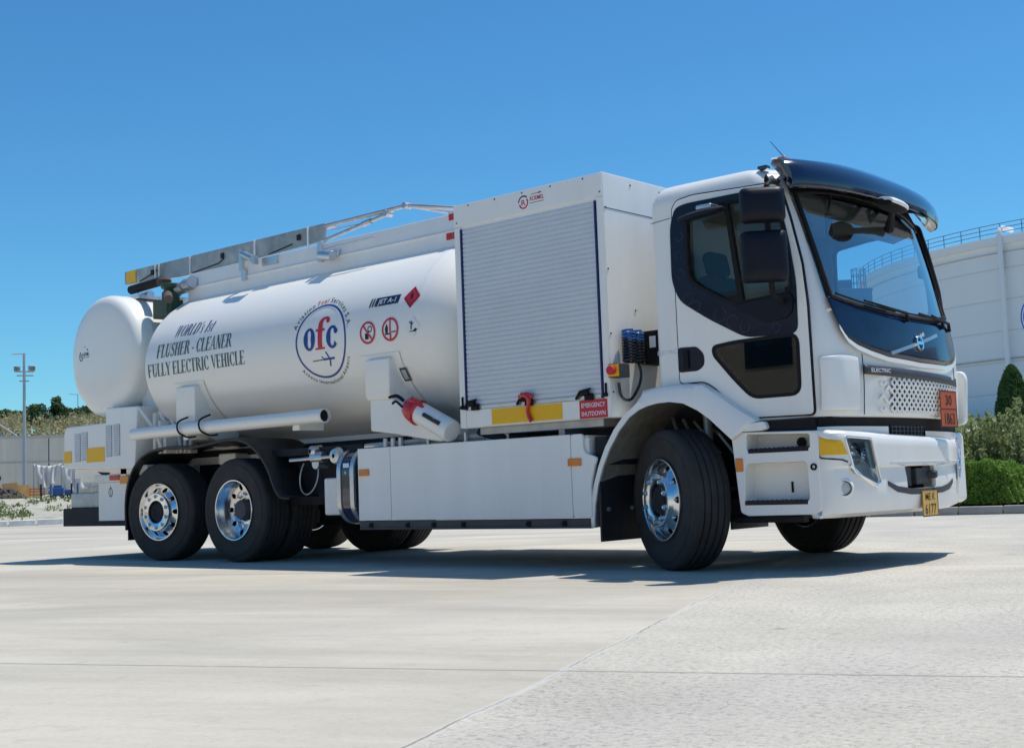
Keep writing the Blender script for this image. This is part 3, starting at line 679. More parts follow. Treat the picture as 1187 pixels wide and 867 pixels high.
def ht(px, d):  # terrain height on the hill under a pixel column
    b0, b1 = bearing(-1400), bearing(600); return hillz(d, (bearing(px) - b0) / (b1 - b0))
TL = [(43, 138, 4.3, 5.6, 'round', 'broad dark green pine on the slope right of the floodlight mast'),
      (66, 140, 6.6, 5.4, 'cone', 'tallest dark conifer on the slope behind the white rear tank'),
      (8, 176, 3.4, 6.0, 'round', 'dark tree on the ridge left of the floodlight mast'),
      (22, 178, 3.0, 4.0, 'round', 'small dark tree on the ridge just left of the mast top slope'),
      (82, 182, 3.2, 4.6, 'round', 'round dark tree on the ridge right of the tall conifer'),
      (101, 180, 3.4, 6.0, 'round', 'wide dark tree on the ridge above the white rear cabinet'),
      (118, 178, 3.0, 5.5, 'round', 'dark ridge tree partly behind the rear tank'),
      (-20, 178, 4.0, 6.5, 'round', 'dark ridge tree just outside the left edge'),
      (55, 186, 2.6, 4.0, 'round', 'low ridge tree between the two pines'),
      (33, 184, 2.6, 5.0, 'round', 'low ridge tree seen right beside the mast')]
for px, d, h, w_, sh, lb in TL:
    h, w_ = h * .46, w_ * .66
    tree('pine_tree' if sh == 'cone' or 'pine' in lb else 'hill_tree', bpt(px, d, ht(px, d) - .2), h, w_, M['lf_pine'], lb, 'tree', 'trees on the hill', 3000, .08, sh, .17)
pts = []
for _ in range(1500):
    px = rng.uniform(-400, 330); d = 100 + 100 * rng.random() ** 1.1; p = bpt(px, d, 0); r = rng.uniform(.35, 1.15); z = ht(px, d)
    pts += clumps(60, [(p.x, p.y, z + r * .22)], r).tolist()
tag(leafmesh('scrub', pts, .17, M['lf_dry']), kind='stuff')
pts = []
for _ in range(900):
    px = rng.uniform(-200, 260); d = rng.uniform(43, 90); p = bpt(px, d, 0); r = rng.uniform(.05, .26)
    if hash2(px * .05, d * .2) < .05: continue
    pts += (clumps(26, [(p.x, p.y, LV(d) + r * .3)], r) * 1).tolist()
tag(leafmesh('weeds', pts, .05, leafmat('weed_leaf', (.10, .16, .04), (.28, .30, .12)), elong=3, up=1.5), kind='stuff')
# tarpaulins, barriers and debris in front of the wall
M['tarp'] = mat('white_tarpaulin', (.66, .63, .60), .8, var=.08, vscale=1)
def tarp(px0, px1, d, z0, z1, label, sag):
    c = bpt((px0 + px1) / 2, d, LV(d)); root = empty('tarpaulin', c); root.rotation_euler = (0, 0, bearing((px0 + px1) / 2) - PI / 2); W = abs(px1 - px0) / FPX * d
    tag(root, label, 'tarpaulin', 'tarpaulins hung in front of the retaining wall'); rows = []
    for i in range(11):
        v = i / 10
        rows.append([((u / 16 - .5) * W * (1 - .35 * (1 - v) * sag), .25 * math.sin(u * .9 + v * 3) * (1 - v) + .06 * math.sin(u * 2.1), z0 + (z1 - z0) * v - sag * .5 * math.sin(PI * u / 16) * v * .3 + (1 - v) * .5 * (u / 16) * sag) for u in range(17)])
    o = MB().grid(rows).build('sheet', M['tarp'], root); sm = o.modifiers.new('t', 'SOLIDIFY'); sm.thickness = .02
    b = MB(); b.cyl((-W / 2, .1, -.3), (-W / 2, .1, z1 + .1), .04, n=6).cyl((W / 2, .1, -.3), (W / 2, .1, z1 + .1), .04, n=6)
    b.each('post', M['steel'], root)
tarp(41, 70, 84, .35, 2.05, 'pale sagging tarpaulin next to the mast, left of the two', 1)
tarp(73, 103, 82, .25, 1.9, 'pale tarpaulin hung on a rail, right of the two, beside the truck', .5)
c = bpt(68, 80, LV(80)); root = empty('portable_generator', c); root.scale = (.62, .62, .62); root.rotation_euler = (0, 0, bearing(66) - PI / 2); tag(root, 'blue boxy machine standing under the tarpaulins', 'machine')
M['bluem'] = mat('machine_blue', (.03, .10, .30), .5, var=.15)
MB().box(-.55, .45, -.4, .4, .2, 1.0).prism([(-.5, 1.0), (.35, 1.0), (.2, 1.25), (-.4, 1.25)], 'y', -.35, .35).build('housing', M['bluem'], root, bevel=.04)
MB().box(.50, 1.15, -.3, .3, .25, .8).build('engine', M['bluem'], root, bevel=.04)
b = MB()
for x in (-.4, .3, .9): b.lathe([(.05, -.5), (.2, -.5), (.22, -.42), (.2, -.36), (.05, -.36)], (x, 0, .2), 'y', 14)
b.build('wheels', M['rubber'], root)
M['ply'] = mat('orange_board', (.42, .24, .09), .8, var=.2)
M['debris'] = mat('dark_debris', (.10, .08, .07), .9, var=.4)
c = bpt(23, 85, LV(85)); root = empty('leaning_board', c); root.rotation_euler = (0, 0, bearing(23) - PI / 2); tag(root, 'leaning sheets of orange brown board left of the mast foot', 'board')
for k in range(3):
    mt = Matrix.Translation((k * .55 - .5, .2 * k, 0)) @ Matrix.Rotation(R(-14 - 5 * k), 4, 'X') @ Matrix.Rotation(R(6 * k - 5), 4, 'Y')
    MB().box(-.45, .45, -.02, .02, -.1, .95 - .12 * k, mt).build('board', M['ply'], root)
c = bpt(43, 83, LV(83)); root = empty('safety_barrier', c); root.scale = (.6, .6, .6); root.rotation_euler = (0, 0, bearing(43) - PI / 2); tag(root, 'small orange safety barrier between the mast and the tarpaulin', 'barrier')
b = MB()
for z in (.3, .6, .85): b.box(-.75, .75, -.02, .02, z, z + .09)
b.build('rails', M['orange'], root); MB().box(-.7, -.64, -.05, .05, -.1, .95).box(.64, .7, -.05, .05, -.1, .95).each('post', M['orange'], root)
for k, (px, sc, lb) in enumerate(((4, 1.0, 'heap of dark rubble at the far left in front of the wall'), (14, .8, 'smaller heap of rubble beside the orange boards'))):
    c = bpt(px, 84, LV(84)); b = MB()
    for q in range(60):
        r = rng.uniform(.12, .28) * sc; x, y = rng.uniform(-1.1, 1.1) * sc, rng.uniform(-.5, .5) * sc; z = max(0, .62 * sc - abs(x) * .55)* rng.uniform(.2, 1)
        mt = Matrix.Translation((x, y, z)) @ Matrix.Rotation(rng.uniform(0, 6), 4, Vector((rng.normal(), rng.normal(), 1)).normalized()); b.box(-r, r, -r * .7, r * .7, -r * .5, r * .5, mt)
    o = b.build('rubble_heap', M['debris'], bevel=.02); o.location = c; tag(o, lb, 'rubble')
for k, (px, lb) in enumerate(((47.5, 'dark short post left of the blue machine'), (59, 'dark short post touching the blue machine'), (83, 'dark short post right of the blue machine'), (90, 'dark short post nearest the truck rear'))):
    c = bpt(px, 78, LV(78)); o = MB().cyl((0, 0, -.1), (0, 0, .85), .06, .05, 8).lathe([(.0, .9), (.05, .87), (.06, .85)], ax='z', n=8).build('bollard', M['bluem'] if k % 2 else M['dark']); o.location = c
    tag(o, lb, 'post', 'short posts in front of the tarpaulins')
# blue round sign at the right edge
c = bpt(1231, 21.3, .1); root = empty('road_sign', c); root.rotation_euler = (0, 0, bearing(1190) - PI / 2 + .15)
tag(root, 'round blue road sign on a pole cut by the right edge', 'sign')
M['signblue'] = mat('sign_blue', (.008, .12, .50), .35)
MB().cyl((0, 0, -.2), (0, 0, 3.35), .03, n=10).build('pole', M['galv'], root)
MB().lathe([(.0, -.055), (.425, -.055), (.43, -.045), (.425, -.035), (0, -.035)], (0, 0, 2.83), 'y', 48).build('plate', M['signblue'], root)
D2().arc(0, 0, .41, .41, 0, 360, .015, n=48).mesh('border', M['wtext'], lambda u, v: (u, -.0565, 2.83 + v), root)

# ================================================================== THE TRUCK
# origin: on the ground under the middle of the front axle; +x forward, near side at -y
T = empty('tanker_truck')
tag(T, 'white three axle electric tanker truck with dark blue cab trim parked on the concrete', 'truck')
RT_ = .5217; X2, X3 = -5.2646, -6.6049
def part(b, name, m, parent=None, **k): return b.build(name, m, parent or T, **k)
FL = lambda u, v: None

# ---- wheels
def tyre_mb(Rr=.5217, w=.305):
    b = MB(); h = w / 2
    pr = [(.285, -h * .80), (.30, -h * .93), (.335, -h * 1.0), (.385, -h * 1.035), (.43, -h * 1.03), (.432, -h * 1.045), (.452, -h * 1.045), (.455, -h * 1.01), (.488, -h * .965), (.503, -h * .93), (.5125, -h * .87)]
    tr = []
    gs = [-.52, -.18, .18, .52]
    for g in gs:
        a = g * h; tr += [(Rr - .0005, a - .008), (Rr - .013, a - .005), (Rr - .013, a + .005), (Rr - .0005, a + .008)]
    pr = pr + [(Rr - .004, -h * .82)] + tr + [(Rr - .004, h * .82)] + [(r, -y) for r, y in pr[::-1]]
    return b.lathe(pr, n=96, close=False)
def nuts(n, r, y0, y1, rad, w):
    first = None
    for k in range(n):
        t = 2 * PI * (k + .5) / n
        if first is None:
            first = MB().cyl((0, 0, 0), (0, (y1 - y0) * .55, 0), rad * 1.15, rad, 6).cyl((0, (y1 - y0) * .5, 0), (0, y1 - y0, 0), rad * .8, rad * .62, 8).build('wheel_nut', M['alu'], w); o = first
        else: o = first.copy(); COL.objects.link(o)
        o.location = (r * math.cos(t), y0, r * math.sin(t))
def ring_nuts(b, n, r, y0, y1, rad):
    for k in range(n):
        t = 2 * PI * (k + .5) / n; x, z = r * math.cos(t), r * math.sin(t)
        b.cyl((x, y0, z), (x, y0 - (y0 - y1) * .55, z), rad * 1.15, rad, 6).cyl((x, y0 - (y0 - y1) * .5, z), (x, y1, z), rad * .8, rad * .62, 8)
    return b
def wheel(name, x, y, kind, steer=0, side=-1):
    """kind 'out': disc near the outside (steer and tag axle); 'in': deep dish (drive axle)"""
    h = .1525
    if kind == 'out':
        pr = [(.300, -h - .000), (.3045, -h - .006), (.303, -h - .014), (.294, -h - .014), (.288, -h - .004), (.284, -h + .020), (.278, -h + .038), (.268, -h + .040), (.258, -h + .034), (.215, -h - .006), (.206, -h - .020), (.203, -h - .046), (.198, -h - .052), (.128, -h - .052), (.120, -h - .047), (.114, -h - .02), (.110, -h + .05), (.0, -h + .05), (.0, -h + .08), (.19, -h + .03), (.25, -h + .055), (.275, -h + .07), (.272, h - .03), (.29, h), (.300, h)]
        hy, hr = -h + .018, .238; ny = -h - .052
    else:
        pr = [(.300, -h + .000), (.3045, -h - .006), (.302, -h - .012), (.292, -h - .010), (.284, -h + .012), (.280, -h + .05), (.272, -h + .062), (.266, -h + .115), (.255, -h + .140), (.215, -h + .152), (.20, -h + .147), (.12, -h + .147), (.115, -h + .175), (0, -h + .175), (0, -h + .20), (.20, -h + .17), (.262, -h + .16), (.278, -h + .12), (.278, h - .01), (.30, h)]
        hy, hr = -h + .145, .234; ny = -h + .147
    w = empty(name, (x, y, RT_), T)
    tyre_mb().build('tyre', M['rubber'], w, ang=30)
    rim = MB().lathe(pr, n=80, close=True).build('rim', M['alu'], w, ang=28)
    cu = MB()
    for k in range(10):
        t = 2 * PI * k / 10; x_, z_ = hr * math.cos(t), hr * math.sin(t)
        cu.cyl((x_, hy - .09, z_), (x_, hy + .07, z_), .0265, n=16)
    boolean(rim, cu)
    MB().lathe([(.27, -h + (.10 if kind == 'out' else .20)), (0, -h + (.10 if kind == 'out' else .20))], n=32).lathe([(.27, h * .5), (0, h * .5)], n=32).build('brake_drum', M['hole'], w)
    nuts(10, .1640, ny + .001, ny - (.026 if kind == 'out' else .040), .0185, w)
    if kind == 'out':
        MB().lathe([(.1085, ny + .06), (.104, ny + .028), (.092, ny + .020), (.060, ny + .018), (.05, ny + .024), (0, ny + .024)], n=40).build('hub_cap', M['dark'], w)
    else:
        MB().lathe([(.108, ny + .02), (.104, ny - .05), (.092, ny - .075), (.045, ny - .080), (.0, ny - .080)], n=40).build('hub_cap', M['skirt'], w)
    w.rotation_euler = (0, 0, R(steer) + (PI if side > 0 else 0))
    return w
def steer_pos(x, st, side=-1):
    s = R(st); return x, side * 1.055
wf = wheel('wheel', 0, -1.045, 'out', -28.2)
wd = wheel('wheel', X2, -1.055, 'in')
wt = wheel('wheel', X3, -1.055, 'out', 8.0)
def cw(src, x, y, rot):
    c = copy_tree(src, T); c.location = (x, y, RT_); c.rotation_euler = (0, 0, rot); return c
cw(wf, 0, 1.045, PI + R(-23)); cw(wd, X2, 1.055, PI); cw(wt, X3, 1.055, PI + R(7))
for sd in (-1, 1):                        # inner drive tyres
    w = empty('wheel', (X2, sd * .715, RT_), T); tyre_mb().build('tyre', M['rubber'], w, ang=30)
    MB().lathe([(.29, -.15), (.27, -.1), (.27, .1), (.29, .15)], n=40).build('rim', M['dark'], w)

# ---- chassis
b = MB()
for s in (-1, 1): b.box(-8.2, .95, s * .42 - .04, s * .42 + .04, .74, 1.02)
for x in (-8.1, -6.9, -5.9, -4.5, -3.2, -1.5, -.6, .9): b.box(x - .05, x + .05, -.40, .40, .78, .98)
b.build('chassis_frame', M['dark'], T, bevel=.008)
b = MB()
for x in (X2, X3): MB().cyl((x, -1.0, RT_), (x, 1.0, RT_), .075, n=14).lathe([(.06, -.25), (.19, -.16), (.21, 0), (.19, .16), (.06, .25)], (x, 0, RT_), 'y', 20).build('axle', M['dark'], T)
b.cyl((0, -.9, .46), (0, .9, .46), .06, n=12).box(-.08, .08, -.7, .7, .36, .46)
b.build('axle', M['dark'], T)
b = MB()
for s in (-1, 1):
    b.tube([(-.75, s * .42, .78), (-.4, s * .42, .60), (0, s * .42, .53), (.4, s * .42, .58), (.78, s * .42, .72)], .035, 6)
    b.box(-.55, .60, s * .42 - .04, s * .42 + .04, .50, .56)
    for x in (X2 - .35, X2 + .35, X3 - .35, X3 + .35): b.lathe([(.02, .36), (.12, .36), (.13, .46), (.11, .52), (.13, .60), (.12, .74), (.02, .74)], (x, s * .55, 0), 'z', 14)
    for x in (X2, X3): b.box(x - .45, x + .45, s * .55 - .04, s * .55 + .04, .30, .37)
b.tube([(.35, -.9, .40), (.9, -.85, .38), (1.1, -.3, .38)], .022, 6).tube([(.1, -.75, .36), (.25, 0, .34), (.1, .75, .36)], .025, 6)
b.tube([(.5, -.30, .44), (1.05, -.55, .42)], .03, 6).box(.55, 1.15, -.75, .75, .42, .50).box(.30, .9, -.38, .38, .48, .78)
b.box(.28, .60, -.98, -.90, .36, .50).box(.45, 1.0, -1.02, -.94, .34, .38)
b.each('suspension_part', M['dark'], T)
b = MB().box(-3.0, -.9, -.36, .36, .50, .74).box(-4.2, -3.5, -.3, .3, .55, .95).lathe([(.02, -4.9), (.16, -4.85), (.18, -4.3), (.02, -4.2)], (0, 0, .75), 'x', 14)
b.build('drive_motor', M['dark'], T, bevel=.02)

# ---- side battery boxes with skirts
def sidebox(sd):
    y0, y1 = (-1.26, -.60) if sd < 0 else (.60, 1.26)
    yo = -1.26 if sd < 0 else 1.26; yi = yo - sd * .02
    q = lambda a, b_: (min(a, b_), max(a, b_))
    bx = MB().box(-3.33, -.70, *q(yo - sd * .03, yo - sd * .62), .40, 1.02).build('battery_box', M['panel'], T, bevel=.01)
    for xa, xb in ((-3.337, -2.914), (-2.908, -.862)):
        MB().box(xa, xb, *q(yo, yo - sd * .028), .40, 1.048).build('side_panel', M['panel'], bx, bevel=.006)
    # curved end panel next to the wheel arch
    pl = smoothpoly([(-.856, .40), (-.672, .40), (-.672, .66), (-.63, .80), (-.60, .86), (-.72, .90), (-.735, .94), (-.735, 1.048), (-.856, 1.048)], .03)
    MB().prism(pl, 'y', *q(yo, yo - sd * .028)).build('end_panel', M['panel'], bx, bevel=.005)
    sk = MB().box(-3.337, -.69, *q(yo - sd * .006, yo - sd * .05), .318, .397).build('skirt', M['skirt'], bx, bevel=.006)
    b = MB()
    for x in (-3.19, -2.72, -2.05, -1.33, -.96, -2.40): b.cyl((x, yo - sd * .006, .357), (x, yo + sd * .006, .357), .016, n=8).box(x - .004, x + .03, *q(yo - sd * .006, yo + sd * .003), .335, .380)
    b.build('skirt_clips', M['hole'], sk)
    D2().rect(-3.327, -.70, .34, .343).mesh('joint', M['hole'], lambda u, v: (u, yo - sd * .0045 , v), sk)
    for x in (-3.25, -.855 + .035):
        a = MB().box(x - .065, x + .065, *q(yo, yo + sd * .014), .80, .86); a.build('marker_lamp', M['amber'], bx, bevel=.006)
    MB().box(-3.32, -.72, *q(yo - sd * .04, yo - sd * .60), 1.021, 1.035).build('lid', M['panel'], bx)
    # rail and fittings above the panels
    r = MB().tube([(-3.4, yo - sd * .16, 1.075), (-2.4, yo - sd * .16, 1.095), (-1.9, yo - sd * .16, 1.095)], .022, 8)
    for x in (-3.1, -3.0, -2.9, -2.55, -2.1): r.cyl((x, yo - sd * .13, 1.04), (x, yo - sd * .13, 1.13), .022, n=8)
    r.build('rail', M['alub'], bx)
    return bx
sidebox(-1); sidebox(1)

# air tank with steel straps behind the battery box
def airtank(sd):
    def prof(o): return [(sd * u, v) for u, v in rrect(.62 - o, 1.225 + o, .375 - o, 1.055 + o, .20 + o, 8)]
    t = MB().prism(prof(0), 'x', -3.66, -3.42).build('air_tank', M['navy'], T, bevel=.02)
    for x in (-3.632, -3.452):
        b = MB(); po, pi = prof(.012), prof(.001); n = len(po)
        for k in range(n):
            q = [(po[k], po[(k + 1) % n], pi[(k + 1) % n], pi[k])][0]
            b.add([(xx, p[0], p[1]) for xx in (x - .026, x + .026) for p in q], [(0, 1, 5, 4), (2, 3, 7, 6), (0, 3, 2, 1), (4, 5, 6, 7)])
        b.build('strap', M['alub'], t)
    MB().box(-3.575, -3.495, *sorted((sd * 1.2255, sd * 1.2285)), .885, .925).build('label_sticker', M['wtext'], t)
    MB().cyl((-3.54, sd * 1.222, .84), (-3.54, sd * 1.232, .84), .014, n=12).build('valve', M['steel'], t)
    MB().box(-3.98, -3.74, *((-1.12, -.7) if sd < 0 else (.7, 1.12)), .45, .80).build('control_box', M['panel'], T, bevel=.02)
airtank(-1); airtank(1)
# valves and cable below the tank
b = MB().tube([(-4.42, -1.16, .985), (-3.66, -1.16, 1.0)], .017, 8).lathe([(.02, -1.20), (.065, -1.19), (.085, -1.14), (.06, -1.06)], (-3.74, 0, 1.0), 'y', 18)
b.cyl((-4.12, -1.12, 1.0), (-3.95, -1.12, 1.0), .055, n=14).cyl((-4.06, -1.15, .94), (-4.06, -1.02, .94), .05, n=12).lathe([(.02, -1.18), (.05, -1.16), (.06, -1.05)], (-4.10, 0, 1.06), 'y', 14)
b.build('drain_valve', M['alub'], T)
MB().tube([(-4.05 + .14 * math.sin(a) - .14, -1.12, .83 - .17 * math.cos(a) + .05 * math.sin(a)) for a in np.linspace(-2.6, 2.6, 22)], .007, 5).build('cable_loop', M['steel'], T)
MB().box(-4.95, -3.45, -1.10, -.5, 1.03, 1.10).box(-4.9, -3.6, -.9, -.85, .55, 1.03).build('valve_bracket', M['dark'], T)

# ---- rear wheel fender (both sides)
def fender(sd):
    pts = [(-7.16, .33), (-7.17, .60), (-7.12, .83), (-6.98, 1.03), (-6.76, 1.16), (-6.50, 1.205), (-6.2, 1.21), (-5.93, 1.195), (-5.6, 1.22), (-5.25, 1.245), (-4.98, 1.205), (-4.78, 1.09), (-4.63, .93), (-4.55, .78), (-4.46, .66), (-4.32, .64)]
    out = []; y0, y1 = sd * 1.265, sd * .58; rows = []
    P = [Vector((x, 0, z)) for x, z in pts]
    for k in range(len(P) - 1):
        for j in range(4):
            t = j / 4; a, b_, c, d = P[max(0, k - 1)], P[k], P[k + 1], P[min(len(P) - 1, k + 2)]
            out.append(.5 * ((2 * b_) + (c - a) * t + (2 * a - 5 * b_ + 4 * c - d) * t * t + (3 * b_ - a - 3 * c + d) * t ** 3))
    out.append(P[-1])
    for k, p in enumerate(out):
        tg = (out[min(k + 1, len(out) - 1)] - out[max(k - 1, 0)]).normalized(); nn = Vector((-tg.z, 0, tg.x))
        if nn.z < -.2: nn = -nn
        q = lambda o, y: tuple(p + nn * o + Vector((0, y, 0)))
        rows.append([q(-.035, y0), q(-.012, y0 + sd * .004), q(.0, y0 - sd * .02), q(.006, y0 - sd * .10), q(.0, y1)])
    o = MB().grid(rows).build('fender', M['black'], T); md = o.modifiers.new('s', 'SOLIDIFY'); md.thickness = .012; md.offset = -1
    MB().box(-7.175, -7.155, *sorted((sd * 1.22, sd * .62)), .22, .62).build('mud_flap', M['dark'], T)
fender(-1); fender(1)
MB().box(-6.15, -5.85, -.75, -.5, 1.0, 1.12).build('wheel_bay_box', M['panel'], T, bevel=.02)
MB().box(-7.0, -3.35, -.58, .58, 1.10, 1.17).build('subframe_deck', M['dark'], T)
MB().box(-6.95, -2.0, -.55, -.43, 1.02, 1.22).box(-6.95, -2.0, .43, .55, 1.02, 1.22).build('tank_subframe', M['panel'], T)

# ---- main tank
TA, TB, TZ = 1.25, .93, 2.09
def ell(phi, a=TA, b_=TB): return a * math.cos(phi), b_ * math.sin(phi)
_ph = np.linspace(-1.5, 1.5, 1201); _ds = np.hypot(TA * np.sin((_ph[1:] + _ph[:-1]) / 2), TB * np.cos((_ph[1:] + _ph[:-1]) / 2)) * (_ph[1] - _ph[0])
_arc = np.concatenate([[0], np.cumsum(_ds)]); _arc -= np.interp(0, _ph, _arc)
def tmap(off=.004):
    def f(x, a):
        ph = float(np.interp(a, _arc, _ph)); y, z = ell(ph); n = Vector((0, -math.cos(ph) / TA, math.sin(ph) / TB)).normalized()
        return (x, -y + n.y * off, TZ + z + n.z * off)
    return f
rows = []; NS = 120
def tank_rows():
    out = []
    x0, x1 = -6.985, -2.00; kd = .52; kr = .27                      # dished heads: flattened dome with knuckle
    for t in np.linspace(0, 1, 15): s_ = math.sin(t * PI / 2); r = s_ ** .62 if t > 0 else .001; out.append((x0 + kr * (1 - math.cos(t * PI / 2)) ** 1.15, max(r, .001)))
    for x in sorted(list(np.arange(-6.68, -2.56, .12)) + [-4.75, -4.727, -4.715, -4.703, -4.68, -2.54, -2.53]): out.append((x, 1.0 + (.0018 if x in (-4.715, -2.53) else 0)))
    for t in np.linspace(1, 0, 15): s_ = math.sin(t * PI / 2); r = s_ ** .62 if t > 0 else .001; out.append((x1 - kd * (1 - math.cos(t * PI / 2)) ** 1.15, max(r, .001)))
    return out
rows = []
for x, r in tank_rows(): rows.append([(x, -TA * r * math.cos(2 * PI * k / NS), TZ + TB * r * math.sin(2 * PI * k / NS)) for k in range(NS + 1)])
tank = MB().grid(rows).build('tank', M['tank'], T, ang=70)
# saddles welded on the tank flank
def saddle(x, w, top, bot):
    pl = [(-1.262, top), (-1.262, bot + .04), (-1.24, bot), (-.98, bot - .12), (-.7, bot - .2), (-.7, top)]
    MB().prism(pl, 'x', x - w, x + w).build('saddle', M['tank'], tank, bevel=.012)
    d = tmap(.006); dd = D2()
    o = MB(); xs_ = [x - w - .10, x + w + .10]; rows_ = []
    for a in np.linspace(-.80, -.215 + (top - 1.83), 10): rows_.append([tmap(.008)(u, a) for u in np.linspace(xs_[0], xs_[1], 6)])
    o.grid(rows_).build('doubler_plate', M['tank'], tank)
    MB().prism([(-p[0], p[1]) for p in pl], 'x', x - w, x + w).build('saddle', M['tank'], tank, bevel=.012)
saddle(-6.0, .17, 1.82, 1.36); saddle(-3.05, .16, 1.84, 1.48)
# front saddle reaches further down as a sloping trough to the red cover
b = MB(); b.prism([(-3.20, 1.50), (-2.89, 1.47), (-2.30, 1.19), (-2.22, 1.08), (-2.32, 1.06), (-2.9, 1.16), (-3.2, 1.2)], 'y', -1.22, -.9)
b.build('trough', M['tank'], tank, bevel=.02)
# hose-end canister, lying diagonal with the red cap
p0, p1 = Vector((-2.56, -1.235, 1.333)), Vector((-2.155, -1.235, 1.140))
cn = MB().cyl(p0, p1, .098, n=28).build('canister', M['tank'], T, bevel=.012)
dr = (p1 - p0).normalized(); rot = dr.to_track_quat('Z', 'Y')
cap = MB().lathe([(.0, -.150), (.055, -.142), (.090, -.110), (.108, -.060), (.112, -.02), (.106, .0), (.118, .005), (.118, .03), (.10, .045)], ax='z', n=28).build('red_cap', M['red'], cn)
cap.location = p0 - dr * .01; cap.rotation_mode = 'QUATERNION'; cap.rotation_quaternion = rot
MB().tube([p0 - dr * .13 + Vector((0, -.06, .05)), p0 - dr * .20 + Vector((0, -.08, .065)), p0 - dr * .30 + Vector((0, -.09, .015))], [.016, .017, .012], 8, sm_=True).tube([p0 - dr * .12 + Vector((0, -.09, .0)), p0 - dr * .19 + Vector((0, -.10, .02)), p0 - dr * .25 + Vector((0, -.09, -.02))], .011, 8, sm_=True).build('handle', M['hole'], cn)
MB().tube([p0 - dr * .02 + Vector((0, -.06, .10)), p0 + dr * .06 + Vector((0, -.055, .098)), p0 + dr * .13 + Vector((0, -.055, .085))], [.030, .026, .014], 8, sm_=True).build('strap', M['red'], cn)
a_ = p0 + dr * .17 + Vector((0, -.090, .040)); c_ = p0 + dr * .38 + Vector((0, -.090, .040)); MB().tube([a_, c_], .020, 8).build('slot', M['brown'], cn)
# white round frame behind the canister
MB().box(-2.05, -1.99, -1.20, -.8, 1.16, 1.45).build('bracket', M['panel'], T, bevel=.01)

# ---- writing on the tank
tm = tmap(.0035)
for name, st, x0, x1, y, h, sh, mm in (('lettering', "WORLD's 1st", -6.30, -5.60, .285, .145, .24, 'bluetext'), ('lettering', 'FLUSHER - CLEANER', -6.54, -5.21, .075, .148, 0, 'greentext'), ('lettering', 'FULLY ELECTRIC VEHICLE', -6.70, -4.99, -.120, .138, 0, 'greentext')):
    roman(st, x0, x1, y, h, sh).mesh(name, M[mm], tm, tank)
cx, cyv, cr_ = -3.825, -.005, .362
D2().arc(cx, cyv, cr_, cr_, 0, 360, .020, n=72).mesh('logo_ring', M['blue'], tm, tank)
D2().arc(-3.985, .02, .083, .108, 0, 360, .062, .022, 36).mesh('logo_letter', M['blue'], tm, tank)
dd = D2().arc(-3.655, .015, .085, .108, 52, 318, .062, .024, 36); dd.disc(-3.607, .068, .026)
dd.mesh('logo_letter', M['blue'], tm, tank)
dd = D2().rect(-3.862, -3.800, -.0695, .0845).rect(-3.862, -3.800, .1085, .15).rect(-3.90, -3.765, -.088, -.070).rect(-3.895, -3.765, .085, .108)
dd.arc(-3.770, .150, .092, .072, 60, 180, .062, .024, 20).disc(-3.732, .182, .026); dd.mesh('logo_letter', M['redstk'], tm, tank)
dd = D2().line((-3.965, -.190), (-3.80, -.185), .010); dd.mesh('logo_plane_trail', M['greytext'], tm, tank)
D2().line((-3.81, -.185), (-3.655, -.183), .020).line((-3.72, -.185), (-3.765, -.115), .014).line((-3.715, -.185), (-3.735, -.255), .018).poly([(-3.67, -.175), (-3.645, -.183), (-3.67, -.193)]).line((-3.80, -.183), (-3.83, -.155), .010).mesh('logo_plane', M['blue'], tm, tank)
def arctext(st, cx, cy, r, a0, a1, size, top=True, parts=None):
    ws = [text2d(c, size)[2] * 1.12 + size * .10 if c != ' ' else size * .42 for c in st]; W = sum(ws); out = {}
    s = 0
    for i, c in enumerate(st):
        t = R(a0 + (a1 - a0) * (s + ws[i] * .5) / W); px, py = cx + r * math.cos(t), cy + r * math.sin(t); ang = t - PI / 2 if top else t + PI / 2
        key = parts(i) if parts else 'x'
        if c != ' ':
            vs, fs, w_ = text2d(c, size); ca, sa = math.cos(ang), math.sin(ang)
            out.setdefault(key, D2()).add([(px + (a - w_ / 2) * ca - b * sa, py + (a - w_ / 2) * sa + b * ca) for a, b in vs], fs)
        s += ws[i]
    return out
o_ = arctext('Aviation Fuel Services S.A.', cx, cyv, .385, 161, 12, .052, True, lambda i: 'f' if 9 <= i <= 12 else 'b')
o_['b'].mesh('logo_text', M['greytext'], tm, tank); o_['f'].mesh('logo_text', M['orange'], tm, tank)
arctext('Athens International Airport', cx, cyv, .425, 218, 334, .036, False)['x'].mesh('logo_text', M['greytext'], tm, tank)
# JET A-1 label, hazard diamond, prohibition signs, fish and tree diamond, data plate
D2().poly([(-3.115, .235), (-2.80, .235), (-2.785, .322), (-3.10, .322)]).mesh('product_label', M['navy'], tm, tank)
D2().poly([(-3.185, .235), (-3.165, .235), (-3.15, .322), (-3.17, .322)]).poly([(-3.150, .235), (-3.130, .235), (-3.115, .322), (-3.135, .322)]).mesh('product_label', M['skirt'], tm, tank)
D2().text('JET A-1', -2.952, .255, .046, .225, 'c', shear=.12).mesh('lettering', M['wtext'], tmap(.006), tank)
D2().poly([(-2.735, .270), (-2.63, .164), (-2.525, .270), (-2.63, .382)]).mesh('hazard_diamond', M['redstk'], tm, tank)
d = D2(); a_ = [(-2.720, .270), (-2.63, .179), (-2.540, .270), (-2.63, .367), (-2.720, .270)]; b_ = [(-2.713, .270), (-2.63, .186), (-2.547, .270), (-2.63, .360), (-2.713, .270)]
d.strip(a_, b_).poly([(-2.645, .255), (-2.615, .255), (-2.618, .30), (-2.63, .325), (-2.65, .29)]).mesh('diamond_marks', M['btext'], tmap(.006), tank)
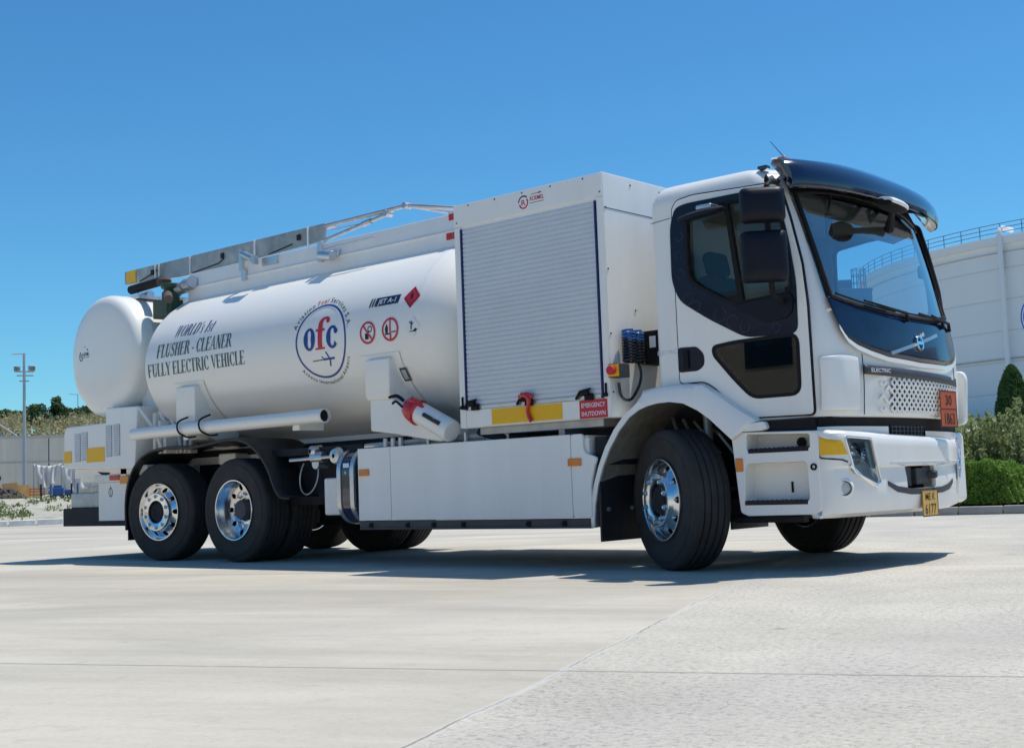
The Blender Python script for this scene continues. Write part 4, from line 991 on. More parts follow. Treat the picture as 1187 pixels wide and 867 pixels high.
def prohib(cx, cy, r, diag, parts_):
    D2().disc(cx, cy, r, 32).mesh('warning_sticker', M['wtext'], tmap(.003), tank)
    d = D2()
    for p in parts_: p(d)
    d.mesh('pictogram', M['btext'], tmap(.0045), tank)
    D2().arc(cx, cy, r, r, 0, 360, r * .19, n=40).line((cx + r * .9 * math.cos(R(diag)), cy + r * .9 * math.sin(R(diag))), (cx - r * .9 * math.cos(R(diag)), cy - r * .9 * math.sin(R(diag))), r * .17).mesh('sticker_ring', M['redstk'], tmap(.006), tank)
prohib(-3.165, .0, .103, 130, [lambda d: d.arc(-3.135, .03, .030, .030, 0, 360, .010, n=16).rect(-3.20, -3.155, -.06, -.005).line((-3.15, .01), (-3.18, -.02), .012)])
prohib(-2.868, .0, .106, 90, [lambda d: d.rect(-2.935, -2.88, -.045, -.032).poly([(-2.93, -.03), (-2.90, -.03), (-2.895, .02), (-2.915, .055), (-2.935, .01)]).rect(-2.85, -2.795, -.03, -.02)])
D2().poly([(-2.670, -.004), (-2.58, -.092), (-2.490, -.004), (-2.58, .088)]).mesh('environment_diamond', M['wtext'], tm, tank)
D2().line((-2.60, -.03), (-2.595, .045), .014).line((-2.595, .02), (-2.625, .04), .008).line((-2.595, .01), (-2.57, .03), .008).poly([(-2.58, -.042), (-2.55, -.022), (-2.525, -.035), (-2.55, -.055)]).rect(-2.62, -2.55, -.05, -.042).mesh('pictogram', M['btext'], tmap(.006), tank)
D2().poly([(-2.852, -.355), (-2.765, -.355), (-2.765, -.49), (-2.852, -.49)]).mesh('data_plate', M['skirt'], tmap(.012), tank)
D2().rect(-2.835, -2.782, -.47, -.375).mesh('data_plate_face', M['alub'], tmap(.014), tank)

# ---- rear transverse drum
dz, dx, dr_ = 2.31, -7.74, .70
pr = [(.001, -1.215), (.25, -1.212), (.45, -1.203), (.58, -1.190), (.645, -1.168), (.682, -1.130), (.698, -1.08), (.70, -1.03), (.70, -.94), (.703, -.93), (.70, -.92)]
capy = lambda u, v: float(np.interp(math.hypot(u - dx, v - dz), [q[0] for q in pr[:8]], [q[1] for q in pr[:8]])) - .002
pr = pr + [(r, -y) for r, y in pr[::-1]]
b = MB(); b.lathe(pr, (dx, 0, dz), 'y', 72)
drum = b.build('rear_drum', M['tank'], T, ang=60)
gl = lambda u, v: (u, -1.2075, v)
D2().arc(-8.135, 2.335, .045, .055, 100, 400, .012, n=24).text('R', -8.135, 2.315, .05, .035, 'c').mesh('maker_mark', M['skirt'], lambda u, v: (u, capy(u, v), v), drum)
D2().text('ROEMEL', -8.08, 2.335, .040, .13, 'l').rect(-8.08, -7.95, 2.315, 2.320).disc(-7.99, 2.405, .011).disc(-8.05, 2.44, .008).mesh('maker_mark', M['skirt'], lambda u, v: (u, capy(u, v), v), drum)
MB().box(-7.3, -7.02, -.95, .95, 1.45, 2.2).build('drum_cradle', M['panel'], T, bevel=.02)

# ---- rear cabinet
pl = [(-8.46, 1.05), (-7.05, 1.0), (-6.98, 1.02), (-6.92, 1.68), (-7.55, 1.70), (-7.56, 1.535), (-8.40, 1.53), (-8.46, 1.46)]
cab_r = MB().prism(pl, 'y', -1.25, 1.25).build('rear_cabinet', M['white'], T, bevel=.015)
for x0, z0, z1 in ((-8.21, 1.13, 1.44), (-8.06, 1.14, 1.45), (-7.545, 1.16, 1.50), (-7.385, 1.165, 1.505)):
    b = MB()
    for k in range(16): zz = z0 + (z1 - z0) * k / 16; b.box(x0, x0 + .115, -1.258, -1.249, zz, zz + .014)
    b.build('vent', M['slat'], cab_r)
    D2().rect(x0 - .01, x0 + .125, z0 - .012, z1).mesh('vent_recess', M['steel'], lambda u, v: (u, -1.2515, v), cab_r)
for x0, x1, z0, z1 in ((-8.445, -8.285, 1.11, 1.245), (-7.955, -7.58, 1.10, 1.265)):
    MB().box(x0, x1, -1.2555, -1.249, z0, z1).build('reflector', M['yellow'], cab_r)
MB().box(-8.40, -6.9, -1.15, 1.15, .93, 1.04).box(-8.35, -7.3, -1.1, -.9, .88, .94).build('rear_beam', M['panel'], T, bevel=.01)
b = MB()
for k in range(4): x = -6.80 + k * .07; b.tube([(x, -1.05 + k * .05, 1.62), (x + .12, -1.0 + .05 * k, 1.40), (x + .20, -.95, 1.15)], .022, 6)
b.tube([(-6.92, -1.22, 1.66), (-6.66, -1.2, 1.40), (-6.55, -1.19, 1.20)], .02, 6)
for k in range(3): b.box(-6.85 + k * .10, -6.80 + k * .10, -1.1, -.7, 1.15, 1.60 - .09 * k)
b.build('rear_pipework', M['panel'], T)
# lights and light grey mud flap board at the back
MB().box(-7.96, -7.30, -1.16, -1.12, .87, .955).build('light_bar', M['alub'], T, bevel=.008)
MB().box(-7.62, -7.42, -1.175, -1.155, .885, .945).build('rear_lamp', M['red'], T, bevel=.008)
MB().box(-7.37, -7.19, -1.20, -1.14, .84, .93).build('marker_lamp', M['amber'], T, bevel=.01)
MB().tube([(-8.0, -1.12, 1.0), (-7.7, -1.14, .96), (-7.5, -1.1, .99), (-7.3, -1.13, .94)], .025, 6).box(-7.42, -7.30, -1.15, -1.05, .93, 1.03).build('coupling', M['dark'], T)
MB().lathe([(.02, -1.12), (.14, -1.11), (.15, -1.0), (.02, -.95)], (-7.33, 0, .78), 'y', 16).build('air_bellow', M['dark'], T)
fl = MB().box(-7.915, -7.27, -1.13, -1.115, .435, .865).build('splash_board', M['panel'], T, bevel=.004)
D2().arc(-7.66, .755, .042, .055, 0, 360, .012, .010, 20).rect(-7.664, -7.656, .70, .83).mesh('board_mark', M['skirt'], lambda u, v: (u, -1.1315, v), fl)
st_ = MB().box(-8.66, -7.95, -1.05, .9, .585, .76).build('rear_step', M['steel'], T, bevel=.01)
MB().box(-8.72, -7.18, -1.12, 1.1, .375, .585).build('underrun_guard', M['dark'], T, bevel=.01)
# ---- long pipe along the flank
b = MB(); p0, p1 = Vector((-6.86, -1.33, 1.365)), Vector((-3.69, -1.33, 1.372))
b.lathe([(.0, .06), (.055, .06), (.057, 0), (.066, .0), (.068, .012), (.066, .03), (.064, 3.17), (0, 3.17)][::-1], (0, 0, 0), 'z', 20)
o = b.build('side_pipe', M['tank'], T); o.rotation_euler = (0, PI / 2, 0); o.rotation_euler = (p0 - p1).to_track_quat('Z', 'Y').to_euler(); o.location = p1
lb = MB().lathe([(.0, 0), (.0555, 0)], (0, 0, 0), 'x', 20).build('pipe_mouth', M['hole'], T); lb.location = (p1.x - .025, -1.33, 1.372)
MB().box(-5.98, -5.9, -1.30, -1.0, 1.26, 1.40).box(-4.2, -4.1, -1.30, -1.0, 1.26, 1.40).each('pipe_bracket', M['tank'], T)
for x in (-5.93, -5.55): MB().tube([(x - .03, -1.25, 1.50), (x, -1.40, 1.44), (x + .02, -1.41, 1.34), (x + .06, -1.33, 1.285), (x + .10, -1.25, 1.29)], .010, 6, sm_=True).build('pipe_strap', M['hole'], T)

# ---- top box, truss, lifting arms
tb = MB().prism([(-.70, 2.70), (-.70, 2.985), (-.715, 2.99), (-.715, 3.005), (-.70, 3.01), (-.68, 3.165), (.68, 3.165), (.70, 3.01), (.70, 2.70)], 'x', -6.73, -2.03).build('top_cabinet', M['panel'], T, bevel=.006)
for z0, x0, x1 in ((3.105, -2.64, -2.555), (2.925, -2.66, -2.60), (2.925, -2.585, -2.53)): MB().box(x0, x1, -.712 + (z0 > 3) * .018, -.69, z0, z0 + .06).build('red_marker', M['redstk'], tb)
b = MB()                                  # channel beam of ribbed aluminium
b.prism([(-7.91, 3.185), (-6.69, 3.125), (-5.4, 3.140), (-4.19, 3.165), (-4.19, 3.330), (-7.91, 3.330)], 'y', -.78, -.745)
b.box(-7.91, -4.19, -.78, -.60, 3.322, 3.342)
bm_ = b.build('boom', M['boom'], T, bevel=.004)
b = MB()
for x in (-7.25, -7.17, -6.55, -5.35, -4.45): b.box(x, x + .018, -.795, -.778, 3.125, 3.345)
b.each('boom_rib', M['panel'], bm_)
b = MB()
for x in (-7.33, -5.95, -4.62): b.box(x, x + .05, -.795, -.778, 3.225, 3.285)
b.each('boom_lug', M['dark'], bm_)
MB().box(-7.86, -7.66, -.79, -.779, 3.195, 3.335).build('reflector', M['yellow'], bm_)
MB().tube([(-7.6, -.785, 3.18), (-7.4, -.787, 3.22), (-7.2, -.787, 3.27)], .006, 5).tube([(-6.5, -.785, 3.14), (-6.0, -.787, 3.18), (-5.9, -.787, 3.22)], .006, 5).tube([(-5.1, -.785, 3.15), (-4.7, -.787, 3.20)], .006, 5).each('boom_cable', M['dark'], bm_)
b = MB().tube([(-4.22, -.76, 3.315), (-2.99, -.76, 3.322), (-2.40, -.50, 3.225), (-1.90, -.3, 3.14)], .022, 8)
b.tube([(-4.22, -.76, 3.165), (-3.26, -.76, 3.285)], .02, 8).tube([(-2.97, -.2, 3.325), (-2.40, -.1, 3.18)], .018, 6).tube([(-2.99, -.76, 3.322), (-2.97, -.2, 3.325)], .018, 6).cyl((-3.27, -.79, 3.295), (-3.27, -.70, 3.295), .035, n=10).cyl((-2.99, -.80, 3.322), (-2.99, -.71, 3.322), .03, n=10)
b.tube([(-4.1, -.76, 3.26), (-3.5, -.76, 3.25)], .006, 4).cyl((-3.62, -.76, 3.24), (-3.5, -.76, 3.255), .03, n=8)
la_ = b.build('lifting_arm', M['steel'], T)
for q_ in (bm_, la_): q_.location = (-.40, .265, .08)

b = MB().cyl((-4.36, -.765, 3.03), (-4.14, -.80, 2.985), .05, n=18).box(-4.44, -4.38, -.745, -.70, 2.97, 3.18).box(-4.32, -4.13, -.745, -.70, 2.99, 3.06).tube([(-4.38, -.76, 3.085), (-3.6, -.73, 3.10)], .008, 6)
b.build('winch', M['alub'], T, bevel=.004)
b = MB().cyl((-5.68, -.75, 3.245), (-5.40, -.80, 3.13), .026, n=12).cyl((-5.62, -.76, 3.22), (-5.42, -.795, 3.14), .036, n=12).box(-5.73, -5.68, -.745, -.70, 3.06, 3.29).box(-5.41, -5.37, -.82, -.76, 3.08, 3.17).box(-5.37, -5.12, -.715, -.70, 3.06, 3.15).box(-5.70, -5.64, -.735, -.70, 2.95, 3.06)
b.build('hydraulic_ram', M['alub'], T)
# hose reel fittings above the rear drum
b = MB().cyl((-7.72, -.80, 3.10), (-7.12, -.80, 3.125), .052, n=16); b.build('hose_end', M['hole'], T)
MB().cyl((-8.22, -.65, 3.0), (-7.55, -.65, 3.04), .05, n=10).box(-8.15, -7.4, -.9, -.5, 2.96, 3.0).box(-8.24, -8.20, -.72, -.58, 2.98, 3.07).cyl((-7.72, -.7, 3.0), (-7.72, -.7, 3.26), .010, n=6).build('hose_tray', M['alub'], T)
b = MB().lathe([(.02, 0), (.10, .0), (.10, .16), (.07, .20), (.11, .22), (.11, .27), (.02, .28)], (-6.92, -.80, 2.80), 'z', 16).box(-7.10, -6.82, -.92, -.70, 2.68, 2.88); b.build('loading_valve', M['copper'], T, bevel=.01)
MB().lathe([(.02, 0), (.075, .01), (.085, .06), (.05, .11)], (-7.02, -.82, 3.06), 'z', 14).cyl((-6.86, -.88, 2.93), (-6.74, -.95, 2.86), .05, n=12).build('valve_cap', M['debris'], T)
b = MB()
for k in range(10): x = -6.72 - .0 + k * -.0; 
b.tube([(-7.05 + .07 * k, -.72 - .03 * (k % 2), 2.97 + .012 * k) for k in range(8)], .07, 10); b.build('ribbed_hose', M['steel'], T)
MB().box(-7.35, -7.0, -.6, .6, 2.55, 2.95).build('fitting_plate', M['panel'], T, bevel=.02)

# ---- pump cabinet with roller shutter
BX0, BX1, BZ0, BZ1 = -2.027, -.438, 1.157, 3.056
pc = MB().box(BX0, BX1, -1.26, 1.26, BZ0, BZ1).build('pump_cabinet', M['panel'], T, bevel=.006)
b = MB(); y = -1.262                      # proud frame round the shutter
b.box(BX0 + .002, BX1 - .002, -1.272, -1.2595, 2.865, BZ1 - .004)
b.box(BX0 + .002, -1.955, -1.270, -1.2595, BZ0 + .006, 2.862).box(-.500, BX1 - .002, -1.270, -1.2595, BZ0 + .006, 2.862)
b.box(-1.953, -.502, -1.270, -1.2595, BZ0 + .006, 1.305).build('shutter_frame', M['white'], pc, bevel=.004)
b = MB(); n_sl = 38; z0, z1 = 1.345, 2.835; h = (z1 - z0) / n_sl
b.box(-1.93, -.525, -1.2635, -1.2598, z0, z1)
for k in range(n_sl): b.prism([(-1.2638, z0 + h * k + .0025), (-1.2690, z0 + h * k + .006), (-1.2698, z0 + h * (k + .5)), (-1.2690, z0 + h * (k + 1) - .006), (-1.2638, z0 + h * (k + 1) - .0025)], 'x', -1.932, -.523)
sh = b.build('roller_shutter', M['slat'], pc, ang=25)
MB().box(-1.93, -.525, -1.276, -1.2598, 1.310, 1.340).build('bottom_bar', M['alub'], sh, bevel=.004)
MB().box(-1.952, -1.936, -1.279, -1.2598, 1.308, 2.838).box(-.519, -.505, -1.279, -1.2598, 1.308, 2.838).each('guide_rail', M['railblue'], sh)
for x in (-1.86, -1.27, -.66):
    b = MB().box(x - .055, x + .055, -1.300, -1.270, 1.335, 1.352).cyl((x - .03, -1.30, 1.36), (x + .03, -1.30, 1.36), .022, n=8).tube([(x - .10, -1.29, 1.315), (x - .05, -1.30, 1.37), (x + .05, -1.30, 1.385)], .011, 6).box(x - .01, x + .06, -1.30, -1.27, 1.30, 1.345)
    b.build('shutter_latch', M['hole'], pc)
for x in (-1.985, -.475): MB().box(x - .006, x + .006, -1.285, -1.27, 1.33, 1.42).cyl((x, -1.30, 1.33), (x, -1.268, 1.33), .016, n=8).build('catch', M['hole'], pc)
MB().tube([(-1.30, -1.31, 1.39), (-1.24, -1.315, 1.375), (-1.225, -1.31, 1.33), (-1.255, -1.295, 1.27), (-1.25, -1.29, 1.22), (-1.225, -1.29, 1.175)], [.020, .022, .018, .014, .017, .019], 8, sm_=True).tube([(-1.33, -1.305, 1.372), (-1.25, -1.31, 1.392), (-1.19, -1.305, 1.37)], .018, 6).build('red_strap', M['red'], pc)
MB().box(-1.665, -.915, -1.2735, -1.269, 1.172, 1.298).build('reflector', M['yellow'], pc)
es = MB().box(-.742, -.472, -1.2738, -1.269, 1.160, 1.302).build('emergency_sign', M['redstk'], pc)
D2().text('EMERGENCY', -.607, 1.246, .034, .235, 'c').mesh('lettering', M['wtext'], lambda u, v: (u, -1.2752, v), es); D2().text('SHUTDOWN', -.607, 1.180, .034, .235, 'c').mesh('lettering', M['wtext'], lambda u, v: (u, -1.2752, v), es)
g = lambda u, v: (u, -1.2735, v)
D2().arc(-1.235, 2.945, .050, .050, 190, 400, .012, n=24).text('R', -1.238, 2.925, .045, .05, 'c').mesh('maker_logo', M['redstk'], g, pc)
D2().arc(-1.235, 2.948, .058, .058, 45, 175, .011, n=16).mesh('maker_logo', M['btext'], g, pc)
D2().text('ROEMEL', -1.168, 2.950, .034, .150).mesh('maker_logo', M['redstk'], g, pc)
D2().rect(-1.168, -1.02, 2.930, 2.934).line((-1.15, 3.002), (-1.04, 3.004), .004).poly([(-1.075, 2.995), (-1.055, 3.0), (-1.062, 3.018)]).mesh('maker_logo', M['btext'], g, pc)
b = MB()
for x in (-1.85, -1.55, -1.25, -.95, -.62): b.cyl((x, -1.272, 3.03), (x, -1.276, 3.03), .007, n=6)
for x in (-1.99, -.46): b.cyl((x, -1.272, 2.90), (x, -1.276, 2.90), .007, n=6)
for z in (1.35, 1.8, 2.3, 2.78): b.cyl((BX1, -1.235, z), (BX1 + .005, -1.235, z), .008, n=6)
for y_ in (-.9, -.5): b.cyl((BX1, y_, 3.0), (BX1 + .005, y_, 3.0), .008, n=6).cyl((BX1, y_, 2.0), (BX1 + .005, y_, 2.0), .008, n=6)
b.build('rivets', M['skirt'], pc)
MB().box(BX1 - .001, BX1 + .002, -1.255, 1.255, 2.775, 2.781).build('panel_seam', M['skirt'], pc)
b = MB().box(-1.9, -.6, -1.16, 1.16, 1.10, 1.155); 
for x in (-1.7, -1.1): b.box(x, x + .06, -1.1, 1.1, 1.02, 1.10)
b.build('cabinet_base', M['steel'], T)
MB().tube([(-1.95, -1.12, 1.13), (-1.75, -1.10, 1.075), (-1.5, -1.0, 1.06)], .035, 8).build('hose', M['dark'], T)

# suzi coils, junction box and emergency stop on the cabinet front
jb = MB().box(BX1 + .002, -.20, -.86, -.62, 1.575, 1.835).build('junction_box', M['hole'], T, bevel=.008)
D2().rect(-.345, -.285, 1.70, 1.79).mesh('box_label', M['wtext'], lambda u, v: (u, -.8625, v), jb)
b = MB(); bb = MB()
for c_, (yy, r_) in enumerate(((-1.105, .042), (-.985, .036))):
    turns = 11; pts = []
    for k in range(turns * 12 + 1):
        t = k / 12 * 2 * PI; pts.append((BX1 + .07 + r_ * math.cos(t) , yy + .055 * math.sin(t), 1.575 + .25 * k / (turns * 12)))
    cut = int(len(pts) * .72); b.tube(pts[:cut], .0105, 6); bb.tube(pts[cut - 1:], .0105, 6)
b.tube([(BX1 + .07, -1.0, 1.60), (BX1 + .10, -1.0, 1.50), (BX1 + .09, -1.02, 1.40), (BX1 + .06, -1.08, 1.30), (BX1 + .04, -1.14, 1.29), (BX1 + .035, -1.19, 1.33), (BX1 + .03, -1.20, 1.42)], .012, 8, sm_=True)
b.build('coiled_cable', M['cable'], T); bb.build('coiled_cable', M['cableblue'], T)
eb = MB().box(BX1 + .001, BX1 + .115, -1.295, -1.165, 1.455, 1.56).build('stop_button_box', M['skirt'], T, bevel=.006)
MB().box(BX1 + .008, BX1 + .108, -1.299, -1.2945, 1.462, 1.553).build('yellow_plate', M['yellow'], eb)
MB().cyl((BX1 + .055, -1.297, 1.507), (BX1 + .055, -1.345, 1.507), .030, .036, 20).build('stop_button', M['redstk'], eb, bevel=.006)

# ================================================================== CAB
CW = 1.15; CXR = -.085
_xz = [.90, 1.05, 1.30, 1.50, 1.65, 1.78, 1.95, 2.2, 2.45, 2.65, 2.75, 2.85, 2.95]
_xf = [1.44, 1.455, 1.470, 1.465, 1.450, 1.425, 1.385, 1.325, 1.262, 1.205, 1.165, 1.11, 1.05]
def xf(z):
    return float(np.interp(z, _xz, _xf) * .5 + .25 * np.interp(z - .06, _xz, _xf) + .25 * np.interp(z + .06, _xz, _xf))
def FX(y, z):
    a = min(abs(y), CW); s = .145 * (a / CW) ** 2.3
    if a > .99: s += .155 * (1 - math.sqrt(max(0, 1 - ((a - .99) / (CW - .99)) ** 2)))
    if y > 0: s += .045 * (y / CW) ** 2
    return xf(z) - s
YS = [0, .12, .24, .36, .48, .6, .7, .8, .88, .94, .99] + [.99 + .16 * math.sin(PI / 2 * k / 9) for k in range(1, 10)]
def section(z, inset=0):
    half = [(FX(y, z), y) for y in YS]; xs_ = half[-1][0]
    half += [(xs_ + (CXR + .05 - xs_) * k / 10, CW) for k in range(1, 11)] + [(CXR + .05 * (1 - math.sin(a)), CW - .05 * (1 - math.cos(a))) for a in (PI / 6, PI / 3, PI / 2)] + [(CXR, .8), (CXR, .4), (CXR, 0)]
    if inset:
        cxm = .55
        half = [(x - inset * max(-1, min(1, (x - cxm) / .35)), y * (CW - inset) / CW) for x, y in half]
    full = half + [(x, -y) for x, y in half[-2:0:-1]]
    return [(x, y, z) for x, y in full]
levels = [(1.055, .012), (1.062, .003), (1.075, 0)] + [(z, 0) for z in np.arange(1.12, 2.74, .045)] + [(2.755, .004), (2.79, .014), (2.82, .028), (2.848, .05), (2.868, .078), (2.882, .12), (2.89, .19)]
b = MB(); rows = [section(z, i) for z, i in levels]
rows = [r + [r[0]] for r in rows]; b.grid(rows)
n0 = len(rows[0]) - 1
b.add(rows[0][:-1], [tuple(range(n0))]); b.add(rows[-1][:-1], [tuple(range(n0))])
shell = b.build('cab_shell', [M['white'], M['interior']], T, ang=50)
sd_ = shell.modifiers.new('s', 'SOLIDIFY'); sd_.thickness = .045; sd_.offset = -1; sd_.material_offset = 1
WIN = [(.24, 2.61), (.61, 2.655), (.975, 2.635), (1.045, 2.42), (1.082, 2.15), (1.085, 1.925), (.66, 1.905), (.555, 1.93), (.285, 2.09), (.235, 2.17)]
WINp = smoothpoly(WIN, .06)
LOW = smoothpoly([(.432, 1.605), (.60, 1.622), (1.10, 1.630), (1.098, 1.235), (.735, 1.235), (.60, 1.37), (.44, 1.555)], .06)
def ws_low(y): return 1.795 + .10 * (abs(y) / 1.03) ** 2.5
def ws_top(y): return 2.715 - .05 * (abs(y) / 1.0) ** 3
def ws_poly(o=0.0):
    p = []; W0, W1 = 1.005 + o, 1.045 + o
    for y in np.linspace(-W0, W0, 21): p.append((y, ws_low(y) - o))
    for y in np.linspace(W1, -W1, 21): p.append((y, ws_top(y) + o))
    return p
cu = MB().prism(WINp, 'y', -1.6, 1.6); boolean(shell, cu)
cu = MB().prism(LOW, 'y', -1.6, -.9).prism(LOW, 'y', .9, 1.6); boolean(shell, cu)
ACUT = [(-.3, .9), (-.3, 1.19), (-.20, 1.29), (-.16, 1.325), (-.05, 1.342), (.18, 1.348), (.35, 1.33), (.49, 1.245), (.65, 1.135), (.80, 1.05), (.82, .9)]
boolean(shell, MB().prism(ACUT, 'y', -1.6, 1.6))
cu = MB().prism(ws_poly(), 'x', .82, 1.9); boolean(shell, cu)
# windscreen: black seal strip and the glass
def fsurf(off): return lambda y, z: (FX(y, z) + off, y * (1 + off * .0), z)
def fpatch(name, m, y0f, y1f, z0f, z1f, off, parent, nu=48, nv=16, thick=0):
    """patch on the cab front between two sides; y0/y1 by v, z0/z1 by y"""
    rows = []
    for j in range(nv + 1):
        v = j / nv; r = []
        for i in range(nu + 1):
            y = y0f + (y1f - y0f) * (i / nu); z = z0f(y) + (z1f(y) - z0f(y)) * v
            a = min(abs(y), CW); e = .03; n_ = Vector((1, (FX(y - e, z) - FX(y + e, z)) / (2 * e) if abs(y) < CW - e else 0, 0)); n_.normalize()
            r.append((FX(y, z) + off * n_.x, y + off * n_.y, z))
        rows.append(r)
    return MB().grid(rows).build(name, m, parent, ang=60)
fpatch('windscreen', M['ws'], -1.05, 1.05, ws_low, ws_top, -.012, T)
# seal frame
def framestrip(name, m, inner, outer, parent, off=.004):
    n = len(inner); vs = []
    for p in (inner, outer): vs += [(FX(y, z) + off + (.0), y, z) for y, z in p]
    b = MB(); b.add(vs, [(i, (i + 1) % n, n + (i + 1) % n, n + i) for i in range(n)]); o = b.build(name, m, parent, ang=60)
    s = o.modifiers.new('s', 'SOLIDIFY'); s.thickness = .012; s.offset = 0; return o
framestrip('windscreen_seal', M['hole'], ws_poly(-.020), ws_poly(.008), T)

fpatch('windscreen_header', M['hole'], -1.07, 1.07, lambda y: ws_top(y) - .004, lambda y: 2.80, .004, T, 48, 4)
# dark blue deck below the windscreen (its lower edge dips to the middle)
def deck_low(y): return float(np.interp(abs(y), [0, .5, .7, .85, .94, .99, 1.025, 1.04], [1.462, 1.475, 1.505, 1.54, 1.585, 1.65, 1.75, 1.88])) - .02 * y
def deck_top(y): return ws_low(y) - .004
deck = outward(fpatch('front_deck', M['deck'], -1.035, 1.035, deck_low, deck_top, .008, T, 80, 8))
s_ = deck.modifiers.new('s', 'SOLIDIFY'); s_.thickness = .006; s_.offset = -1
fpatch('bonnet_edge', M['white'], -1.0, 1.0, lambda y: deck_low(y) - .040, lambda y: deck_low(y) - .006, .012, T, 60, 3)
# emblem: diagonal bar with an iron-mark ring
FO = lambda off: (lambda u, v: (FX(u, v) + off, u, v))
em = D2()
for k in range(16): em.line((-.45 + .86 * k / 16, 1.508 + .185 * k / 16), (-.45 + .86 * (k + 1) / 16, 1.508 + .185 * (k + 1) / 16), .024)
o = outward(em.mesh('emblem_bar', M['alub'], FO(.014), deck)); s_ = o.modifiers.new('s', 'SOLIDIFY'); s_.thickness = .010
em = D2().arc(0, 1.606, .058, .058, 0, 360, .016, n=32).rect(-.042, .042, 1.594, 1.618).line((.036, 1.65), (.066, 1.678), .013).poly([(.045, 1.684), (.072, 1.684), (.072, 1.657)])
o = outward(em.mesh('emblem_ring', M['chrome'], FO(.026), deck)); s_ = o.modifiers.new('s', 'SOLIDIFY'); s_.thickness = .012

# grille panel: ELECTRIC strip, pierced mesh, hazard plates, lower black gap
strip = outward(fpatch('badge_strip', M['skirt'], -.80, .80, lambda y: 1.330 - .025 * y, lambda y: 1.395 - .025 * y, .016, T, 40, 2))
s_ = strip.modifiers.new('s', 'SOLIDIFY'); s_.thickness = .010; s_.offset = -1
D2().text('ELECTRIC', -.745, 1.366, .026, .24).mesh('lettering', M['wtext'], FO(.0235), strip)
D2().rect(.60, .66, 1.36, 1.375).mesh('strip_mark', M['wtext'], FO(.0235), strip)
gr = fpatch('grille_backing', M['hole'], -.47, .80, lambda y: 1.095, lambda y: 1.325, .004, T, 30, 3)
d = D2()                                  # white diamond lattice
gy0, gy1, gz0, gz1 = -.62, .80, 1.085, 1.330
def clipseg(a, b_, w):
    d.line(a, b_, w)
nx = 20; px_ = (gy1 - gy0) / nx; nz_ = 4; pz_ = (gz1 - gz0) / nz_
for i in range(nx):
    for j in range(nz_ * 2):
        y0_, y1_ = gy0 + i * px_, gy0 + (i + 1) * px_; za, zb = gz0 + j * pz_ / 2, gz0 + (j + 1) * pz_ / 2; ym = (y0_ + y1_) / 2
        if y0_ < -.50 and (i + j) % 3: continue
        if j % 2 == 0: clipseg((ym, za), (y1_ if i < nx else ym, zb), .016); clipseg((ym, za), (y0_, zb), .016)
        else: clipseg((y1_, za), (ym, zb), .016); clipseg((y0_, za), (ym, zb), .016)
o = outward(d.mesh('grille_mesh', M['white'], FO(.012), T)); s_ = o.modifiers.new('s', 'SOLIDIFY'); s_.thickness = .012
def plate(name, m, y0, y1, z0, z1, x, lines, tm_='btext', parent=None):
    p = MB().box(x - .004, x, y0, y1, z0, z1).build(name, m, parent or T, bevel=.003)
    d = D2()
    for st, z, h, w in lines: d.text(st, (y0 + y1) / 2, z, h, w, 'c')
    d.mesh('lettering', M[tm_], lambda u, v: (x + .0015, u, v), p)
    fr = D2(); t = .008
    fr.rect(y0, y1, z0, z0 + t).rect(y0, y1, z1 - t, z1).rect(y0, y0 + t, z0 + t, z1 - t).rect(y1 - t, y1, z0 + t, z1 - t)
    return p, fr
hp, fr = plate('hazard_plate', M['orange'], .235, .535, .985, 1.262, 1.500, [('30', 1.155, .075, .12), ('1863', 1.010, .085, .20)])
fr.rect(.243, .527, 1.119, 1.127).mesh('plate_border', M['btext'], lambda u, v: (1.5016, u, v), hp)
lp, fr = plate('licence_plate', M['plate'], -.150, .120, .335, .530, 1.485, [('ME K', .455, .050, .17), ('6177', .355, .072, .19)], 'brown')
fr.mesh('plate_border', M['brown'], lambda u, v: (1.4866, u, v), lp)
MB().box(1.40, 1.480, -.10, .07, .42, .52).build('plate_bracket', M['skirt'], T)

